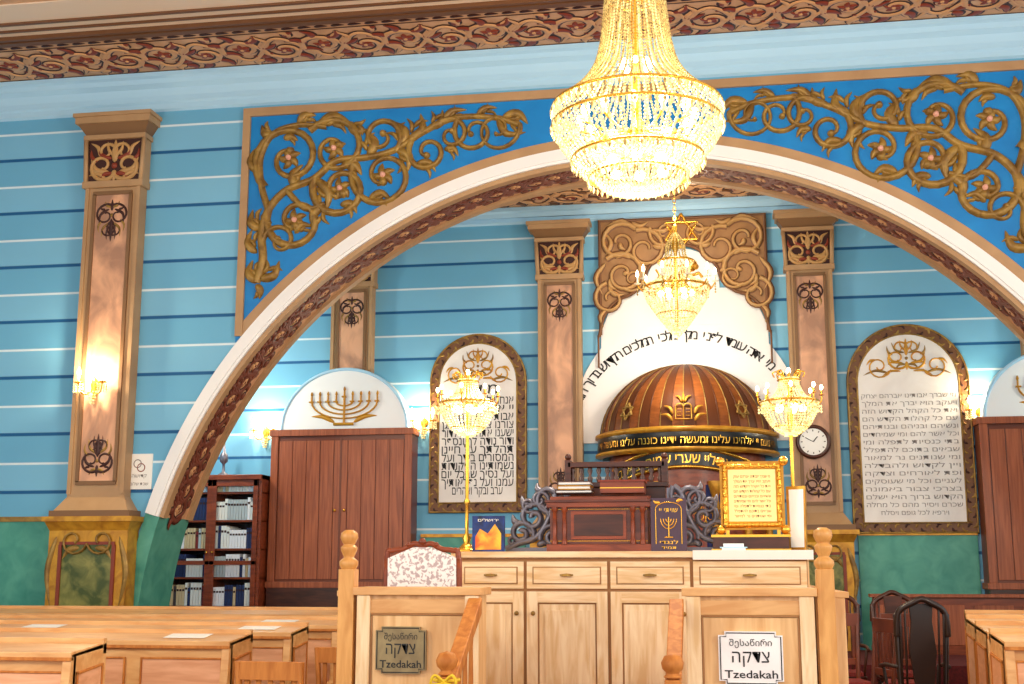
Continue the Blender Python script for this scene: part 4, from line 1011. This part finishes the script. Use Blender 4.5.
# ------------------------------------------------------------------ pews
def pew(x0, x1, y, zt_=1.1, endL=False):
    m = M('pew')
    m.hexa([(x0, y-.03, zt_-.06), (x1, y-.03, zt_-.06), (x1, y+.32, zt_-.03), (x0, y+.32, zt_-.03), (x0, y-.03, zt_-.03), (x1, y-.03, zt_-.03), (x1, y+.32, zt_), (x0, y+.32, zt_)], PINE)
    m.box(x0, x1, y+.32, y+.36, zt_-.06, zt_+.025, PINE)
    m.box(x0, x1, y, y+.03, .12, zt_-.05, PINE)
    m.box(x0, x1, y-.032, y+.0, zt_-.075, zt_-.055, HONEY)
    n_ = max(1, int((x1-x0)/.62)); ww = (x1-x0)/n_
    for i in range(n_):
        a_ = x0+i*ww
        m.box(a_+.06, a_+ww-.06, y-.006, y, .3, zt_-.14, PINKP)
        for c_ in (a_+.05, a_+ww-.06): m.box(c_, c_+.012, y-.014, y, .29, zt_-.13, HONEY)
        m.box(a_+.05, a_+ww-.05, y-.014, y, zt_-.14, zt_-.128, HONEY); m.box(a_+.05, a_+ww-.05, y-.014, y, .288, .3, HONEY)
    m.box(x0, x1, y-.42, y-.02, .42, .46, PINE); m.box(x0, x1, y+.03, y+.28, zt_-.3, zt_-.28, PINE)
    for x in ([x0, x1-.05] if endL else [x1-.05, x0]):
        m.prismx([(y-.42, 0), (y+.36, 0), (y+.36, zt_+.0), (y-.02, zt_-.04), (y-.06, .66), (y-.42, .62)], x, x+.05, PINE)
        fx = (x-.006, x) if endL else (x+.05, x+.056); gx = (x-.012, x) if endL else (x+.05, x+.062)
        m.prismx([(y+.04, .2), (y+.30, .2), (y+.30, zt_-.12), (y+.04, zt_-.15)], fx[0], fx[1], PINKP)
        for q in ([(y+.03, .19), (y+.045, .19), (y+.045, zt_-.13), (y+.03, zt_-.13)], [(y+.30, .19), (y+.315, .19), (y+.315, zt_-.11), (y+.30, zt_-.11)], [(y+.03, zt_-.15), (y+.315, zt_-.12), (y+.315, zt_-.105), (y+.03, zt_-.135)]):
            m.prismx(q, gx[0], gx[1], HONEY)
    m.build(.004)
rows = [(6.3, -3.38), (7.4, -2.95), (8.5, -2.95), (9.6, -2.95), (10.7, -3.05)]
for y, xe in rows: pew(-8.6, xe, y, 1.1 if y < 10 else 1.14)
for y, xs_ in ((7.2, 1.47), (8.3, 1.60), (9.4, 1.74), (10.5, 1.93)): pew(xs_, 6.5, y, 1.15, True)
m = M('paper_sheets')
for x, y, r in ((-3.25, 8.6, .2), (-4.6, 6.42, -.1), (-4.9, 8.6, .1), (-3.5, 9.7, 0), (-3.3, 7.5, .3)):
    yb = min((q[0] for q in rows), key=lambda q: abs(q+.12-y)); zt2 = 1.1 if yb < 10 else 1.14
    vs = []
    for dx, dy in ((-.14, -.08), (.14, -.08), (.14, .1), (-.14, .1)):
        X_, Y_ = x+dx*cos(r)-dy*sin(r)*.3, yb+.16+dy
        vs.append((X_, Y_, zt2-.03+.03*(Y_-yb+.03)/.35+.003))
    m.add(vs+[(v[0], v[1], v[2]+.002) for v in vs], [(0,3,2,1),(4,5,6,7),(0,1,5,4),(1,2,6,5),(2,3,7,6),(3,0,4,7)], PAPER)
m.build()

# ------------------------------------------------------------------ chairs
def chair(x, y, rot, mt, kind=0, z0=0., name='wooden_chair', hw=.2):
    m = M(name); H_ = 1.05 if kind else 1.0
    for s in (-1, 1):
        m.tube([(s*hw*.9, .2, 0), (s*hw*.85, .18, .44), (s*hw, .24, H_)], .018, mt); m.tube([(s*hw, -.2, 0), (s*hw*.9, -.18, .44)], .018, mt)
        m.tube([(s*hw*.9, .19, .2), (s*hw*.95, -.19, .2)], .011, mt)
    m.tube([(-hw*.9, -.19, .24), (hw*.9, -.19, .24)], .011, mt)
    m.taper(-hw, hw, -.22, .2, .43, -hw-.01, hw+.01, -.23, .21, .465, mt)
    m.box(-hw+.02, hw-.02, -.2, .16, .465, .50, UPH)
    if kind:
        m.tube(bez([(-hw, .24, .9), (-hw*.9, .25, 1.06), (-hw*.3, .27, 1.13), (0, .27, 1.15), (hw*.3, .27, 1.13), (hw*.9, .25, 1.06), (hw, .24, .9)], 6), .022, mt)
        m.box(-.07, .07, .2, .22, .465, .5, mt)
        m.prism([(-.05, .47), (.05, .47), (.09, .8), (.07, 1.0), (.08, 1.12), (-.08, 1.12), (-.07, 1.0), (-.09, .8)], .225, .245, mt)
        for k in (-1, 1): m.tube([(k*hw*.62, .19, .46), (k*hw*.66, .26, 1.08)], .008, mt); m.tube([(k*hw*.8, .19, .46), (k*hw*.85, .26, 1.06)], .008, mt)
        for s in (-1, 1):
            m.tube(bez([(s*hw*1.0, .22, .7), (s*(hw+.03), 0, .7), (s*(hw+.03), -.18, .68)], 5), .015, mt); m.tube([(s*(hw+.02), -.14, .68), (s*hw*.95, -.12, .46)], .012, mt)
    else:
        m.box(-hw, hw, .215, .245, H_-.1, H_, mt); m.box(-hw, hw, .2, .225, .6, .65, mt)
        for k in range(-2, 3): m.box(k*.07-.014, k*.07+.014, .21, .225, .65, H_-.1, mt)
    o = m.build(.003, (x, y, z0)); o.rotation_euler = (0, 0, rot)
DKR = mat('dark_red_chair_wood', srgb(120, 58, 38), .35, c2=srgb(86, 40, 26), scale=4)
BLW = mat('ebonised_wood', srgb(40, 26, 22), .3)
m = M('low_dais'); m.box(.68, 1.72, 8.9, 11.6, 0, .15, FLOOR); m.build(.005)
chair(1.30, 9.25, radians(185), BLW, 1, .15, 'windsor_chair', .17)
chair(.93, 9.45, radians(-70), DKR, 0, .15, hw=.17); chair(.92, 10.35, radians(10), DKR, 0, .15, hw=.18); chair(1.38, 10.35, radians(-10), DKR, 0, .15, hw=.18)
chair(1.46, 11.3, radians(0), DARKW, 1, .15, hw=.18); chair(.98, 11.3, radians(0), DARKW, 1, .15, hw=.18)
chair(-2.45, 7.0, radians(175), HONEY, 0, 0, hw=.19); chair(-2.45, 8.3, radians(185), HONEY, 0, 0, hw=.19)

# ------------------------------------------------------------------ camera / world
cam = bpy.data.cameras.new('camera'); cam.lens = 1250/1024*36; cam.sensor_width = 36
co = bpy.data.objects.new('camera', cam); SC.collection.objects.link(co)
co.location = (0, 0, 1.5); co.rotation_euler = (radians(90+10.3), 0, radians(9.4)); SC.camera = co
cam.clip_end = 100
wd = bpy.data.worlds.new('world'); SC.world = wd; wd.use_nodes = True
bg = wd.node_tree.nodes['Background']; bg.inputs[0].default_value = (1, .975, .94, 1); bg.inputs[1].default_value = 1.5
SC.view_settings.view_transform = 'Standard'; SC.view_settings.exposure = .3
